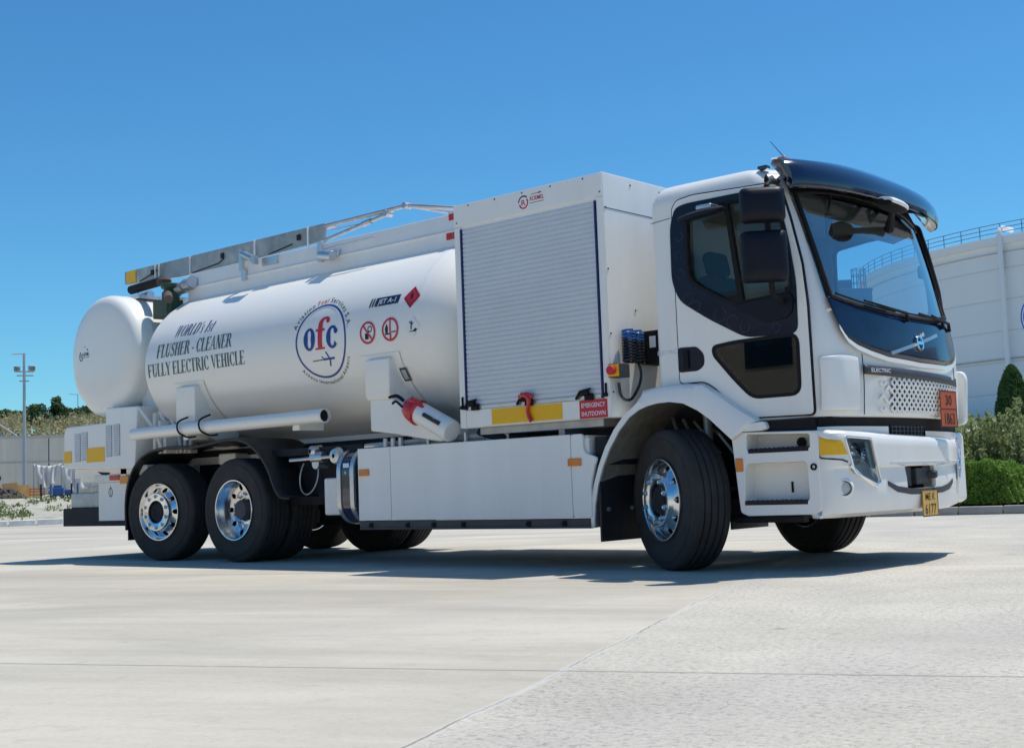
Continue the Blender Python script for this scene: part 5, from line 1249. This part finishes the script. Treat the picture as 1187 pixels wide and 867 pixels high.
# door: raised panel with dark window surround, on both sides
DOOR = smoothpoly([(.122, 1.372), (.118, 2.68), (.16, 2.735), (.30, 2.752), (.965, 2.722), (1.030, 2.69), (1.095, 2.45), (1.165, 2.13), (1.19, 1.85), (1.194, 1.55), (1.198, 1.078), (.71, 1.085), (.56, 1.20), (.40, 1.335), (.33, 1.372)], .035)
SUR = smoothpoly([(.150, 2.682), (.10, 2.55), (.094, 2.14), (.155, 1.98), (.40, 1.82), (.70, 1.655), (1.118, 1.640), (1.124, 2.005), (1.085, 2.30), (1.02, 2.62), (.97, 2.690), (.686, 2.700), (.25, 2.700)], .07)
def ringmesh(outer, inner, ya, yb):       # prism with a hole (both as closed polygons)
    b_ = bmesh.new(); vs = []
    for pl in (outer, inner):
        v = [b_.verts.new((x, 0, z)) for x, z in pl]; vs.append(v)
        for i in range(len(v)): b_.edges.new((v[i], v[(i + 1) % len(v)]))
    bmesh.ops.triangle_fill(b_, use_beauty=True, use_dissolve=False, edges=b_.edges[:]); b_.verts.index_update()
    V = [v.co.copy() for v in b_.verts]; Fc = [[v.index for v in f.verts] for f in b_.faces]
    # drop faces inside the hole
    b_.free(); n1, n2 = len(outer), len(inner)
    F2 = [f for f in Fc if not all(i >= n1 for i in f)]
    m_ = MB(); N_ = len(V)
    fs = [tuple(f) for f in F2] + [tuple(i + N_ for i in f[::-1]) for f in F2]
    fs += [(i, (i + 1) % n1, N_ + (i + 1) % n1, N_ + i) for i in range(n1)] + [(n1 + i, n1 + (i + 1) % n2, N_ + n1 + (i + 1) % n2, N_ + n1 + i) for i in range(n2)]
    m_.add([(v.x, ya, v.z) for v in V] + [(v.x, yb, v.z) for v in V], fs); return m_
def scalepoly(p, d):                      # offset outwards by d
    out = []; N_ = len(p); area = sum(p[i][0] * p[(i + 1) % N_][1] - p[(i + 1) % N_][0] * p[i][1] for i in range(N_)); s = 1 if area > 0 else -1
    for i in range(N_):
        a, b_, c = Vector(p[i - 1]), Vector(p[i]), Vector(p[(i + 1) % N_]); t = (c - a)
        if t.length < 1e-6: continue
        t.normalize(); out.append((b_.x + t.y * d * s, b_.y - t.x * d * s))
    return out
def door(sd):
    y = lambda o: sd * (CW + o)
    cut = MB().prism(DOOR, 'y', *sorted((y(-.01), y(.010)))).build('door', M['white'], T, ang=30)
    c_ = MB().prism(WINp, 'y', -2, 2).prism(LOW, 'y', -2, 2); boolean(cut, c_)
    bv = cut.modifiers.new('bevel', 'BEVEL'); bv.width = .005; bv.segments = 2; bv.limit_method = 'ANGLE'; bv.harden_normals = True
    gp = scalepoly(DOOR, .009)
    g_ = MB().prism(gp, 'y', *sorted((y(-.02), y(.0025)))).build('door_gap', M['hole'], cut, smooth=False)
    boolean(g_, MB().prism(WINp, 'y', -2, 2).prism(LOW, 'y', -2, 2))
    s1 = MB().prism(SUR, 'y', *sorted((y(.0), y(.015)))).build('window_surround', M['navy2'], cut, ang=30)
    boolean(s1, MB().prism(WINp, 'y', -2, 2))
    MB().prism(scalepoly(WINp, .004), 'y', *sorted((y(-.022), y(-.018)))).build('door_window', M['sg'], cut, smooth=False)
    if sd < 0: b = MB().prism([(.575, 2.66), (.605, 2.66), (.700, 1.90), (.660, 1.90)], 'y', *sorted((y(-.02), y(.018)))); b.build('window_divider', M['hole'], cut)
    ringmesh(scalepoly(WINp, .006), scalepoly(WINp, -.016), y(-.02), y(.019)).build('window_seal', M['hole'], cut)
    # mirror foot cover and lower window
    MB().prism(smoothpoly([(.60, 1.895), (1.09, 1.93), (1.09, 1.80), (1.04, 1.755), (.86, 1.745), (.78, 1.79)], .03), 'y', *sorted((y(.0), y(.030)))).build('mirror_foot', M['mirrorblack'], cut, bevel=.008)
    MB().prism(scalepoly(LOW, .002), 'y', *sorted((y(.006), y(.012)))).build('lower_window', M['dg'], cut, smooth=False)
    ringmesh(scalepoly(LOW, .022), scalepoly(LOW, -.004), y(-.02), y(.0135)).build('lower_window_seal', M['hole'], cut)
    h = MB().prism(smoothpoly([(.118, 1.637), (.285, 1.632), (.345, 1.57), (.345, 1.49), (.29, 1.452), (.118, 1.452)], .03), 'y', *sorted((y(.008), y(.013)))).build('handle_recess', M['navy2'], cut)
    MB().box(.17, .215, *sorted((y(.012), y(.030))), 1.475, 1.615).build('handle', M['hole'], h, bevel=.008)
    return cut
door(-1); door(1)
# hex lines in the dark door panel
hx = D2()
def hexcell(cx, cz, r, miss):
    p = [(cx + r * math.cos(R(60 * k + 12)), cz + r * math.sin(R(60 * k + 12))) for k in range(7)]
    for k in range(6):
        if k not in miss: hx.line(p[k], p[k + 1], .0035)
for cx_, cz_, r_, ms in ((.235, 1.985, .045, (0,)), (.30, 1.93, .04, (2, 3)), (.50, 1.84, .055, (1,)), (.60, 1.78, .05, (4, 5)), (.70, 1.73, .04, (0, 1)), (.175, 2.18, .035, (2,)), (.165, 2.32, .03, (4, 0)), (.18, 2.46, .035, (1, 2)), (.95, 1.70, .035, (3,))): hexcell(cx_, cz_, r_, ms)
hx.mesh('trim_pattern', M['skirt'], lambda u, v: (u, -CW - .0165, v), T)
# corner panels, bonnet side: seams and embossed deflector
def seam(pts, name='panel_seam', r=.004, m='skirt', parent=None):
    return MB().tube(pts, r, 4).build(name, M[m], parent or shell)
seam([(FX(-.80, z) + .001, -.80, z) for z in np.arange(1.07, 1.50, .03)])
seam([(FX(.80, z) + .001, .80, z) for z in np.arange(1.07, 1.50, .03)])
pts = [( -.085 + .004, -CW - .0005, 2.60), (.10, -CW - .0005, 2.615)]; seam(pts, r=.003)
ob = fpatch('corner_deflector', M['white'], -1.135, -.86, lambda y: 1.10, lambda y: 1.475 - .6 * (y + 1.0) ** 2, .014, T, 16, 10); s_ = ob.modifiers.new('s', 'SOLIDIFY'); s_.thickness = .014; s_.offset = -1
bv = ob.modifiers.new('b', 'BEVEL'); bv.width = .006; bv.segments = 2
# far-side air deflector sticking out past the cab corner
MB().prism(smoothpoly([(1.16, 1.02), (1.16, 1.47), (1.30, 1.46), (1.325, 1.40), (1.30, 1.03)], .04), 'y', 1.17, 1.235).build('side_deflector', M['white'], T, bevel=.015)
# text ELECTRIC at the cab's rear edge
D2().text('ELECTRIC', -.072, 1.598, .030, .175).mesh('lettering', M['slat'], lambda u, v: (u, -CW - .0015, v), shell)
# black band below the cab and black gap above the bumper
b = MB().box(.60, 1.16, -1.10, 1.10, .965, 1.052); b.build('cab_sill', M['hole'], T)
rows = [[(FX(y, 1.1) - .05, y, z) for y in np.linspace(-1.12, 1.12, 40)] for z in (.86, .96, 1.06)]
o = MB().grid(rows).build('lower_grille_backing', M['hole'], T)
b = MB()
for k in range(9):
    y = -.40 + k * .058; b.box(FX(y, 1) - .05, FX(y, 1) - .035, y, y + .012, .90, 1.0)
for z in (.925, .955, .985): b.box(FX(0, 1) - .052, FX(0, 1) - .040, -.42, .12, z, z + .008)
b.build('lower_grille', M['skirt'], T)
rows = [[(FX(y, 1.1) - .035 + (z > .99) * -.01, y, z) for y in np.linspace(-1.13, -.46, 16)] for z in (.88, .965, .99)]
MB().grid(rows).build('corner_filler', M['white'], T)
rows = [[(FX(y, 1.1) - .035 + (z > .97) * -.01, y, z) for y in np.linspace(.12, 1.13, 16)] for z in (.87, .935, .96)]
MB().grid(rows).build('corner_filler', M['white'], T)

# ---- bumper
def BXF(y, z):                            # bumper front surface
    a = min(abs(y), 1.21); s = .085 * (a / 1.21) ** 2.2
    if a > 1.08: s += .115 * (1 - math.sqrt(max(0, 1 - ((a - 1.08) / .13) ** 2)))
    if y > 0: s += .13 * y ** 2
    lip = float(np.interp(z, [.37, .40, .50, .62, .70, .72, .88, .905, .925], [-.10, -.025, .0, .0, -.01, .012, .012, -.0, -.05]))
    return 1.475 - s + lip
ysb = sorted(set([s * v for s in (-1, 1) for v in list(np.linspace(0, 1.05, 21)) + [1.08 + .13 * math.sin(PI / 2 * k / 8) for k in range(9)]]))
zsb = [.372, .385, .40, .45, .50, .56, .62, .68, .70, .71, .72, .78, .84, .88, .895, .905, .915, .925]
rows = []
for z in zsb:
    tz = max(0, (z - .88)) * .0
    dzf = lambda y: (max(0, z - .72) / .2) * (-.022 * y + (.016 * max(0, -y - .5) if y < 0 else 0))
    r = [(BXF(y, z), y, z + dzf(y)) for y in ysb]
    r = [(1.247, -1.21, z + dzf(-1.21))] + r + [(1.03, 1.21, z + dzf(1.21))]
    rows.append(r)
bmp = outward(MB().grid(rows).build('bumper', M['white'], T, ang=40))
s_ = bmp.modifiers.new('s', 'SOLIDIFY'); s_.thickness = .03; s_.offset = -1
# tow-eye opening cut, dark box inside
cu = MB().prism(smoothpoly([(-.355, .705), (.135, .705), (.13, .545), (-.345, .545)], .02), 'x', 1.2, 1.7)
hl = smoothpoly([(-1.135, .915), (-.835, .900), (-.745, .60), (-.80, .588), (-1.055, .675), (-1.080, .74)], .022); hr_ = [(-y, z) for y, z in hl]
cu.prism(hl, 'x', 1.10, 1.8); cu.prism(hr_, 'x', 1.10, 1.8)
bpy.context.view_layer.update()
boolean(bmp, cu)
BO = lambda off: (lambda u, v: (BXF(u, v) + off, u, v))
MB().box(1.22, 1.36, -.40, .17, .52, .73).build('bumper_cavity', M['hole'], T)
b = MB().box(1.38, 1.44, -.12, .10, .57, .69).cyl((1.38, .08, .64), (1.50, .10, .64), .03, n=10); b.build('tow_coupling', M['skirt'], T, bevel=.01)
MB().box(1.36, 1.41, -.33, -.14, .56, .70).build('cavity_panel', M['skirt'], T, bevel=.006)
d = D2(); up_ = [(-.63, .605), (-.50, .566), (-.30, .546), (-.05, .542), (.25, .545), (.42, .566), (.555, .60)]; lo_ = [(-.625, .572), (-.50, .525), (-.30, .502), (-.05, .498), (.25, .502), (.42, .522), (.55, .567)]
def dens(p, n=6):
    q = []
    for a, b_ in zip(p[:-1], p[1:]):
        for k in range(n): q.append((a[0] + (b_[0] - a[0]) * k / n, a[1] + (b_[1] - a[1]) * k / n))
    return q + [p[-1]]
o = outward(d.strip(dens(up_), dens(lo_)).mesh('bumper_trim', M['skirt'], BO(.006), bmp)); s_ = o.modifiers.new('s', 'SOLIDIFY'); s_.thickness = .01
# creases drawn as thin grey tubes; the slanting pair stands for inset shading
for pts in ([(BXF(y, .735) + .002, y, .735) for y in np.linspace(-.60, .75, 30)],): MB().tube(pts, .004, 5).build('crease_shade_line', M['slat'], bmp)
for y0_, y1_ in ((-.60, -.365), (.72, .145)):
    MB().tube([(BXF(y0_ + (y1_ - y0_) * k / 8, .73) - .004, y0_ + (y1_ - y0_) * k / 8, .733 - .03 * k / 8) for k in range(9)], .004, 5).build('crease_shade_line', M['slat'], bmp)
for sg in (-1, 1):                        # fog lamp in a round pod
    c_ = (1.30, sg * 1.05, .585)
    pod = MB().lathe([(.115, -.03), (.10, .035), (.085, .058), (.075, .062), (.070, .058), (.062, .035), (0, .030)], (0, 0, 0), 'x', 28).build('fog_lamp_pod', M['white'], bmp)
    pod.location = (1.362, sg * 1.115, .570); pod.rotation_euler = (0, 0, R(sg * 48)); pod.scale = (.7, .7, .7)
    if sg > 0: pod.location = (1.15, 1.08, .57)
    l_ = MB().lathe([(.064, .045), (.05, .056), (0, .060)], (0, 0, 0), 'x', 24).build('fog_lamp', M['lens'], pod)
    MB().lathe([(.075, .058), (.064, .056), (.062, .046)], (0, 0, 0), 'x', 24).build('fog_ring', M['hole'], pod)
    # headlamp unit
    P_ = hl if sg < 0 else hr_
    def hsurf(y, z, o): return (BXF(y, .8) - .012 + o, y, z)
    cc = (sum(p[0] for p in P_) / len(P_), sum(p[1] for p in P_) / len(P_))
    back = MB(); n = len(P_); back.add([hsurf(y, z, -.0) for y, z in P_] + [hsurf(cc[0] + (y - cc[0]) * .8, cc[1] + (z - cc[1]) * .8, -.09) for y, z in P_], [(i, (i + 1) % n, n + (i + 1) % n, n + i) for i in range(n)] + [tuple(range(n, 2 * n))])
    hb = back.build('headlamp', M['slat'], T, ang=30)
    for yy, zz, rr in ((sg * 1.0, .80, .075), (sg * .875, .79, .055)):
        o = MB().lathe([(.0, -.02), (rr * .5, -.015), (rr * .9, .02), (rr, .045), (rr * 1.05, .045)], (0, 0, 0), 'x', 24).build('reflector', M['chrome'], hb); x_, _, _ = hsurf(yy, zz, -.05); o.location = (x_, yy, zz)
    o = MB(); o.tube([hsurf(sg * .86, .88, -.02), hsurf(sg * .83, .78, -.02), hsurf(sg * .79, .64, -.02)], .012, 6).build('running_light', M['wtext'], hb)
    o = MB(); o.add([hsurf(y, z, .012) for y, z in P_], [tuple(range(n))]); o.build('lamp_glass', M['ws'], hb, smooth=False)
    q = MB(); q.tube([Vector(hsurf(y, z, .016)) for y, z in P_] + [Vector(hsurf(*P_[0], .016))], .008, 6, False).build('lamp_bezel', M['alu'], hb)
# yellow reflector patch on the side of the bumper, outlined by the black joint
def side_wrap(u, v):                      # u runs along the bumper corner from its rear edge
    return u
def corner(u, z, o=0.0):                  # arc-length walk round the near corner of the bumper
    pts = [(1.247, -1.21)] + [(BXF(y, z), y) for y in ysb if y <= -.6]
    s = 0
    for a, b_ in zip(pts[:-1], pts[1:]):
        L_ = math.hypot(b_[0] - a[0], b_[1] - a[1])
        if L_ < 1e-6: continue
        if s + L_ >= u: t = (u - s) / L_; nx_, ny_ = (b_[1] - a[1]) / L_, -(b_[0] - a[0]) / L_; return (a[0] + (b_[0] - a[0]) * t + nx_ * o, a[1] + (b_[1] - a[1]) * t + ny_ * o, z)
        s += L_
    return (pts[-1][0], pts[-1][1], z)
def cpatch(name, m, quad, o, parent, nu=10, nv=6):
    (u0, z0), (u1, z1), (u2, z2), (u3, z3) = quad; rows = []
    for j in range(nv + 1):
        v = j / nv; rows.append([corner((u0 + (u1 - u0) * i / nu) * (1 - v) + (u3 + (u2 - u3) * i / nu) * v, (z0 + (z1 - z0) * i / nu) * (1 - v) + (z3 + (z2 - z3) * i / nu) * v, o) for i in range(nu + 1)])
    return MB().grid(rows).build(name, m, parent, ang=60)
cpatch('reflector', M['yellow'], ((.012, .795), (.205, .795), (.150, .918), (.014, .924)), .005, bmp)
MB().tube([corner(0.004, .945, .004), corner(.004, .79, .004), corner(.02, .775, .004), corner(.09, .768, .004), corner(.16, .760, .004), corner(.20, .745, .004)], .0055, 5).build('bumper_joint', M['hole'], bmp)
MB().tube([corner(.215, .725, .006), corner(.34, .648, .008), corner(.47, .588, .008), corner(.53, .576, .006)], .012, 6).build('headlamp_trim', M['alu'], bmp)
MB().tube([corner(.10, .69, .002), corner(.24, .685, .002), corner(.30, .66, .002)], .003, 4).build('crease_shade_line', M['slat'], bmp)

# ---- boarding step
def boarding(sd):
    y = sd * 1.225; yin = sd * .98
    outl = smoothpoly([(.575, .985), (1.235, .965), (1.255, .93), (1.255, .43), (1.21, .40), (.68, .395), (.625, .42), (.60, .69)], .02)
    st = MB().prism(outl, 'y', *sorted((y, yin))).build('boarding_step', M['white'], T, ang=30)
    cu = MB().prism(smoothpoly([(.70, .965), (1.19, .945), (1.19, .85), (.70, .85)], .02), 'y', *sorted((y + sd * .1, sd * 1.05)))
    cu.prism(smoothpoly([(.68, .76), (1.16, .76), (1.17, .49), (.665, .49)], .04), 'y', *sorted((y + sd * .1, sd * 1.09)))
    boolean(st, cu); bv = st.modifiers.new('bevel', 'BEVEL'); bv.width = .008; bv.segments = 2; bv.limit_method = 'ANGLE'; bv.angle_limit = R(40); bv.harden_normals = True
    for x0, x1, z in ((.71, 1.18, .852), (.665, 1.155, .492)):
        b = MB().box(x0, x1, *sorted((y + sd * .004, sd * 1.07)), z - .022, z + .010)
        for k in range(12): xx = x0 + .02 + (x1 - x0 - .04) * k / 12; b.box(xx, xx + .02, *sorted((y + sd * .008, y - sd * .0)), z - .018, z + .014)
        b.build('step_tread', M['navy2'], st, bevel=.003)
    MB().cyl((1.045, sd * 1.06, .895), (1.045, sd * 1.075, .895), .034, n=20).build('filler_cap', M['hole'], st)
    MB().lathe([(.012, 0), (.024, .0), (.024, .006), (.012, .006)], (0, 0, 0), 'y', 18).build('lock_ring', M['hole'], st).location = (1.215, y + (-.008 if sd < 0 else .002), .72)
    MB().box(.965, .978, *sorted((sd * 1.088, sd * 1.10)), .55, .625).build('step_slot', M['hole'], st)
    for z in (.60, .64, .68): MB().box(1.135, 1.16, *sorted((sd * 1.085, sd * 1.11)), z - .012, z + .008).build('louvre', M['white'], st, bevel=.003)
    MB().box(.605, .665, *sorted((y + sd * .012, y - sd * .02)), .705, .80).build('marker_lamp', M['amber'], st, bevel=.008)
    MB().box(.72, 1.20, *sorted((sd * 1.20, sd * .9)), .966, 1.05).build('step_gap', M['hole'], T)
    return st
boarding(-1); boarding(1)

# ---- front wheel arch
def arch(sd):
    O = [(-.715, .323), (-.700, .50), (-.665, .66), (-.615, .80), (-.545, .94), (-.46, 1.065), (-.36, 1.175), (-.255, 1.245), (-.200, 1.305), (-.175, 1.345), (-.05, 1.362), (.18, 1.368), (.35, 1.350), (.49, 1.262), (.65, 1.15), (.80, 1.062)]
    I = [(-.665, .322), (-.645, .50), (-.610, .65), (-.555, .79), (-.485, .92), (-.39, 1.05), (-.29, 1.145), (-.20, 1.195), (-.12, 1.22), (-.03, 1.235), (.08, 1.237), (.20, 1.218), (.32, 1.160), (.42, 1.09), (.51, 1.01), (.60, .93)]
    yo = sd * 1.25; rows = []
    for (xo, zo), (xi, zi) in zip(dens(O, 4), dens(I, 4)):
        t = Vector((xo - xi, zo - zi)); t.normalize()
        rows.append([(xo, sd * .98, zo + .0), (xo, sd * 1.16, zo), (xo - t.x * .01, sd * 1.225, zo - t.y * .01), ((xo * .7 + xi * .3), yo, (zo * .7 + zi * .3)), (xi, yo, zi), (xi, yo - sd * .03, zi)])
    o = MB().grid(rows).build('wheel_arch', M['white'], T, ang=50); s_ = o.modifiers.new('s', 'SOLIDIFY'); s_.thickness = .01; s_.offset = -1
    rows = [[(xi + .002, sd * 1.22, zi), (xi, sd * 1.0, zi + .04), (xi, sd * .62, zi + .05)] for xi, zi in dens(I, 3)]
    MB().grid(rows).build('arch_liner', M['black'] if sd > 0 else M['liner'], T)
    # flat spoiler between arch and step
    MB().prism(smoothpoly([(.56, .985), (.60, 1.03), (.86, 1.05), (.88, 1.0), (.84, .985)], .02), 'y', *sorted((sd * 1.245, sd * 1.0))).build('arch_spoiler', M['white'], T, bevel=.01)
    # mud flap behind the wheel
    MB().box(-.62, -.60, *sorted((sd * 1.235, sd * .62)), .215, .80).build('mud_flap', M['black'], T, bevel=.004)
    MB().box(-.66, -.55, *sorted((sd * 1.20, sd * .62)), .80, 1.02).build('arch_bracket', M['dark'], T)
    MB().cyl((-.598, sd * 1.15, .46), (-.585, sd * 1.15, .46), .018, n=8).cyl((-.598, sd * .85, .46), (-.585, sd * .85, .46), .018, n=8).each('flap_bolt', M['steel'], T)
M['liner'] = mat('arch_liner_grey', (.22, .205, .17), .8, var=.3, vscale=8, bump=.2)
arch(-1); arch(1)
MB().box(-.42, .80, -.60, -.50, .60, 1.335).box(-.42, .80, .50, .60, .60, 1.335).each('inner_wing', M['dark'], T)
b = MB()
for k in range(6): b.tube([(-.3 + .1 * k, -.66, 1.15 - .02 * k), (-.2 + .12 * k, -.72, 1.0), (-.1 + .12 * k, -.68, .85)], .014, 5)
b.cyl((.12, -.80, .95), (.10, -.78, 1.15), .035, n=10).build('brake_hoses', M['steel'], T)

# ---- visor
vis = []
for i in range(61):
    y = -1.165 + 2.33 * i / 60; a = abs(y) / 1.165; e = (1 - a ** 2.6) ** .75
    L1 = lambda p, q: p + (q - p) * e
    prof = [(L1(.97, .98), L1(2.845, 2.882)), (L1(1.00, 1.04), L1(2.868, 2.898)), (L1(1.05, 1.17), L1(2.862, 2.902)), (L1(1.085, 1.27), L1(2.838, 2.880)), (L1(1.115, 1.345), L1(2.80, 2.825)), (L1(1.135, 1.392), L1(2.75, 2.755)), (L1(1.14, 1.405), L1(2.70, 2.69)), (L1(1.132, 1.395), L1(2.655, 2.652)), (L1(1.115, 1.370), L1(2.650, 2.655)), (L1(1.09, 1.29), L1(2.68, 2.725)), (L1(1.05, 1.18), L1(2.74, 2.76))]
    vis.append([(x, y * (.985 if k in (0, 9, 10) else 1), z - .012 * y) for k, (x, z) in enumerate(prof)])
vb = MB().grid(vis); n_ = len(vis[0]); vb.add(vis[0], [tuple(range(n_))]); vb.add(vis[-1], [tuple(range(n_))])
vo = vb.build('sun_visor', M['navy'], T, ang=50)
s_ = vo.modifiers.new('s', 'SOLIDIFY'); s_.thickness = .008; s_.offset = 0
for sg in (-1, 1):
    b = MB().tube([(1.20, sg * .55, 2.72), (1.34, sg * .55, 2.69)], .022, 6).tube([(1.22, sg * .15, 2.70), (1.38, sg * .15, 2.68)], .022, 6); b.build('visor_bracket', M['hole'], vo)
# front camera pod mirror under the visor
fm = MB().lathe([(.0, -.15), (.07, -.14), (.10, -.08), (.11, 0), (.10, .08), (.07, .14), (0, .15)], (0, 0, 0), 'y', 20)
o = fm.build('kerb_mirror', M['wtext'], T); o.scale = (.9, .95, .36); o.location = (1.47, -.30, 2.605); o.rotation_euler = (R(-6), R(14), 0)
o2 = MB().lathe([(.0, -.155), (.072, -.145), (.104, -.08), (.114, 0), (.104, .08), (.072, .145), (0, .155)], (0, 0, 0), 'y', 20).build('mirror_glass', M['hole'], o); o2.location = (-.012, 0, -.04); o2.scale = (1, 1, .9)
MB().tube([(1.44, -.26, 2.59), (1.36, -.10, 2.56), (1.30, .0, 2.53), (1.262, .06, 2.50)], [.025, .025, .03, .04], 8).build('mirror_arm', M['hole'], T)
# roof lamp, amber marker, antenna
MB().box(.82, .90, -1.09, -1.03, 2.855, 2.882).build('roof_bracket', M['navy'], T, bevel=.01)
MB().lathe([(.0, -.03), (.03, -.02), (.03, .02), (0, .03)], (.955, -1.06, 2.895), 'x', 12).build('roof_lamp', M['wtext'], T)
MB().box(.99, 1.05, -1.10, -.98, 2.88, 2.915).build('marker_lamp', M['amber'], T, bevel=.01)
MB().tube([(1.0, -.95, 2.90), (.90, -1.02, 3.06)], [.004, .002], 5).cyl((1.0, -.95, 2.89), (1.0, -.95, 2.91), .012, n=8).build('antenna', M['hole'], T)

# ---- mirrors
def mirrors(sd):
    if sd > 0:
        return MB().prism(rrect(.98, 1.06, 2.26, 2.37, .02), 'y', 1.16, 1.24).build('mirror_housing', M['mirrorblack'], T, bevel=.01)
    arm = MB().tube([(1.03, sd * 1.17, 2.72), (1.04, sd * 1.30, 2.70), (1.045, sd * 1.36, 2.66), (1.045, sd * 1.37, 2.40), (1.05, sd * 1.37, 1.97), (1.045, sd * 1.35, 1.90), (1.02, sd * 1.20, 1.87)], .020, 8).build('mirror_arm', M['hole'], T)
    MB().lathe([(.010, -.02), (.018, 0), (.015, .025), (.004, .045)], (1.03, sd * 1.33, 2.70), 'z', 10).build('arm_cap', M['hole'], arm)
    for x0, x1, z0, z1 in (((.885, 1.145, 2.395, 2.640), (.875, 1.145, 1.985, 2.340)) if sd < 0 else ()):
        y0, y1 = sd * 1.33, sd * 1.45
        b = MB(); rows = []
        for t, (dp, ins) in enumerate(((0, .010), (.012, .0), (.05, .0), (.085, .012), (.105, .035), (.112, .075))):
            pl = rrect(x0 + ins, x1 - ins, z0 + ins, z1 - ins, .035, 4)
            # shell opens towards the rear; housing turned so that its back faces forward and out
            rows.append([(x, dp, z) for x, z in pl] + [(pl[0][0], dp, pl[0][1])])
        cx_, cz_ = (x0 + x1) / 2, (z0 + z1) / 2
        rows = [[(p[0] - cx_, p[1], p[2] - cz_) for p in r] for r in rows]
        b.grid(rows); n_ = len(rows[0]) - 1; b.add(rows[0][:-1], [tuple(range(n_))]); b.add(rows[-1][:-1], [tuple(range(n_))])
        o = b.build('mirror_housing', M['mirrorblack'], arm, ang=40)
        o.location = (cx_ + .0, sd * 1.385, cz_); o.rotation_euler = (0, 0, R(180 - 28) if sd < 0 else R(28)); o.scale = (1.18, 1, 1)
        if sd < 0: o.rotation_euler = (0, 0, R(180 + 34))
        g_ = MB(); g_.add([(p[0] * .9, -.003, p[2] * .92) for p in rows[1][:-1]], [tuple(range(n_))]); g_.build('mirror_glass', M['chrome'], o, smooth=False)
mirrors(-1); mirrors(1)
# small side wing mirror above the door
b = MB().lathe([(.0, -.19), (.05, -.17), (.075, -.09), (.08, 0), (.075, .09), (.05, .17), (0, .19)], (0, 0, 0), 'x', 20)
o = b.build('kerb_view_mirror', M['mirrorblack'], T); o.scale = (1, 1.25, .42); o.location = (.465, -1.30, 2.565); o.rotation_euler = (R(12), R(-4), 0)
MB().box(.42, .55, -1.30, -1.15, 2.60, 2.635).build('wing_bracket', M['alub'], T, bevel=.01)

# ---- wipers
def wiper(y0, y1, pv):
    b = MB(); pts = [(FX(y, ws_low(y)) + .022, y, ws_low(y) + .022 + .02 * abs(y - pv) * .3) for y in np.linspace(y0, y1, 14)]
    b.tube(pts, .008, 6)
    b.tube([(FX(pv, 1.77) + .02, pv, 1.765), (FX(pv, 1.80) + .045, pv - .05 * (1 if y0 < pv else -1), 1.815), ((pts[5][0] + .02), pts[5][1], pts[5][2] + .01)], [.016, .013, .008], 6)
    b.build('wiper', M['hole'], T)
wiper(-.98, -.30, -.12); wiper(-.22, .48, .62); wiper(.05, .70, .86)
fpatch('wiper_cowl', M['hole'], -1.0, 1.0, lambda y: ws_low(y) - .006, lambda y: ws_low(y) + .003, .010, T, 50, 3)

# ---- cab interior
MB().box(.80, 1.25, -1.08, 1.08, 1.08, 1.16).box(-.04, .84, -1.10, 1.10, 1.36, 1.42).box(.72, .86, -1.10, 1.10, 1.10, 1.40).build('cab_floor', M['dash'], T)
b = MB(); b.prism([(1.02, 1.2), (1.02, 1.66), (1.06, 1.74), (1.16, 1.775), (1.22, 1.77), (1.25, 1.5), (1.25, 1.2)], 'y', -1.0, 1.0); b.build('dashboard', M['dash'], T, bevel=.02)
MB().box(-.03, 1.0, -1.08, 1.08, 2.70, 2.72).prism([(.80, 2.70), (1.02, 2.70), (1.06, 2.62), (.84, 2.56)], 'y', -1.04, 1.04).build('headliner', M['interior'], T)
def seat(y):
    s = MB().box(.30, .80, y - .25, y + .25, 1.50, 1.63).build('seat', M['seat'], T, bevel=.05)
    mt = Matrix.Translation((.30, y, 1.6)) @ Matrix.Rotation(R(-12), 4, 'Y')
    MB().box(-.08, .06, -.24, .24, 0, .62, mt).build('seat_backrest', M['seat'], s, bevel=.05, seg=3)
    MB().box(-.05, .05, -.13, .13, .63, .82, mt).build('headrest', M['seat'], s, bevel=.04, seg=3)
    MB().box(.35, .7, y - .18, y + .18, 1.15, 1.50).build('seat_base', M['dash'], s)
    return s
seat(-.62); seat(.62).location = (0, 0, -.14)
sw = MB(); c_ = Vector((.86, .62, 1.80)); ax_ = Vector((-.45, 0, .9)).normalized(); u_ = Vector((0, 1, 0)); w_ = ax_.cross(u_)
sw.tube([c_ + (u_ * math.cos(a) + w_ * math.sin(a)) * .215 for a in np.linspace(0, 2 * PI, 33)], .016, 8, False)
for a in (0, 2.1, 4.2): sw.tube([c_, c_ + (u_ * math.cos(a) + w_ * math.sin(a)) * .21], .014, 6)
sw.tube([c_, c_ - ax_ * .25], .03, 8).build('steering_wheel', M['dash'], T)
b = MB(); b.prism(rrect(-.035, .035, 2.38, 2.56, .03), 'x', 1.10, 1.13).tube([(1.12, 0, 2.56), (1.14, 0, 2.68)], .012, 6)
o = b.build('interior_mirror', M['black'], T, bevel=.008); o.location = (0, -.62, .0)
print('truck done')
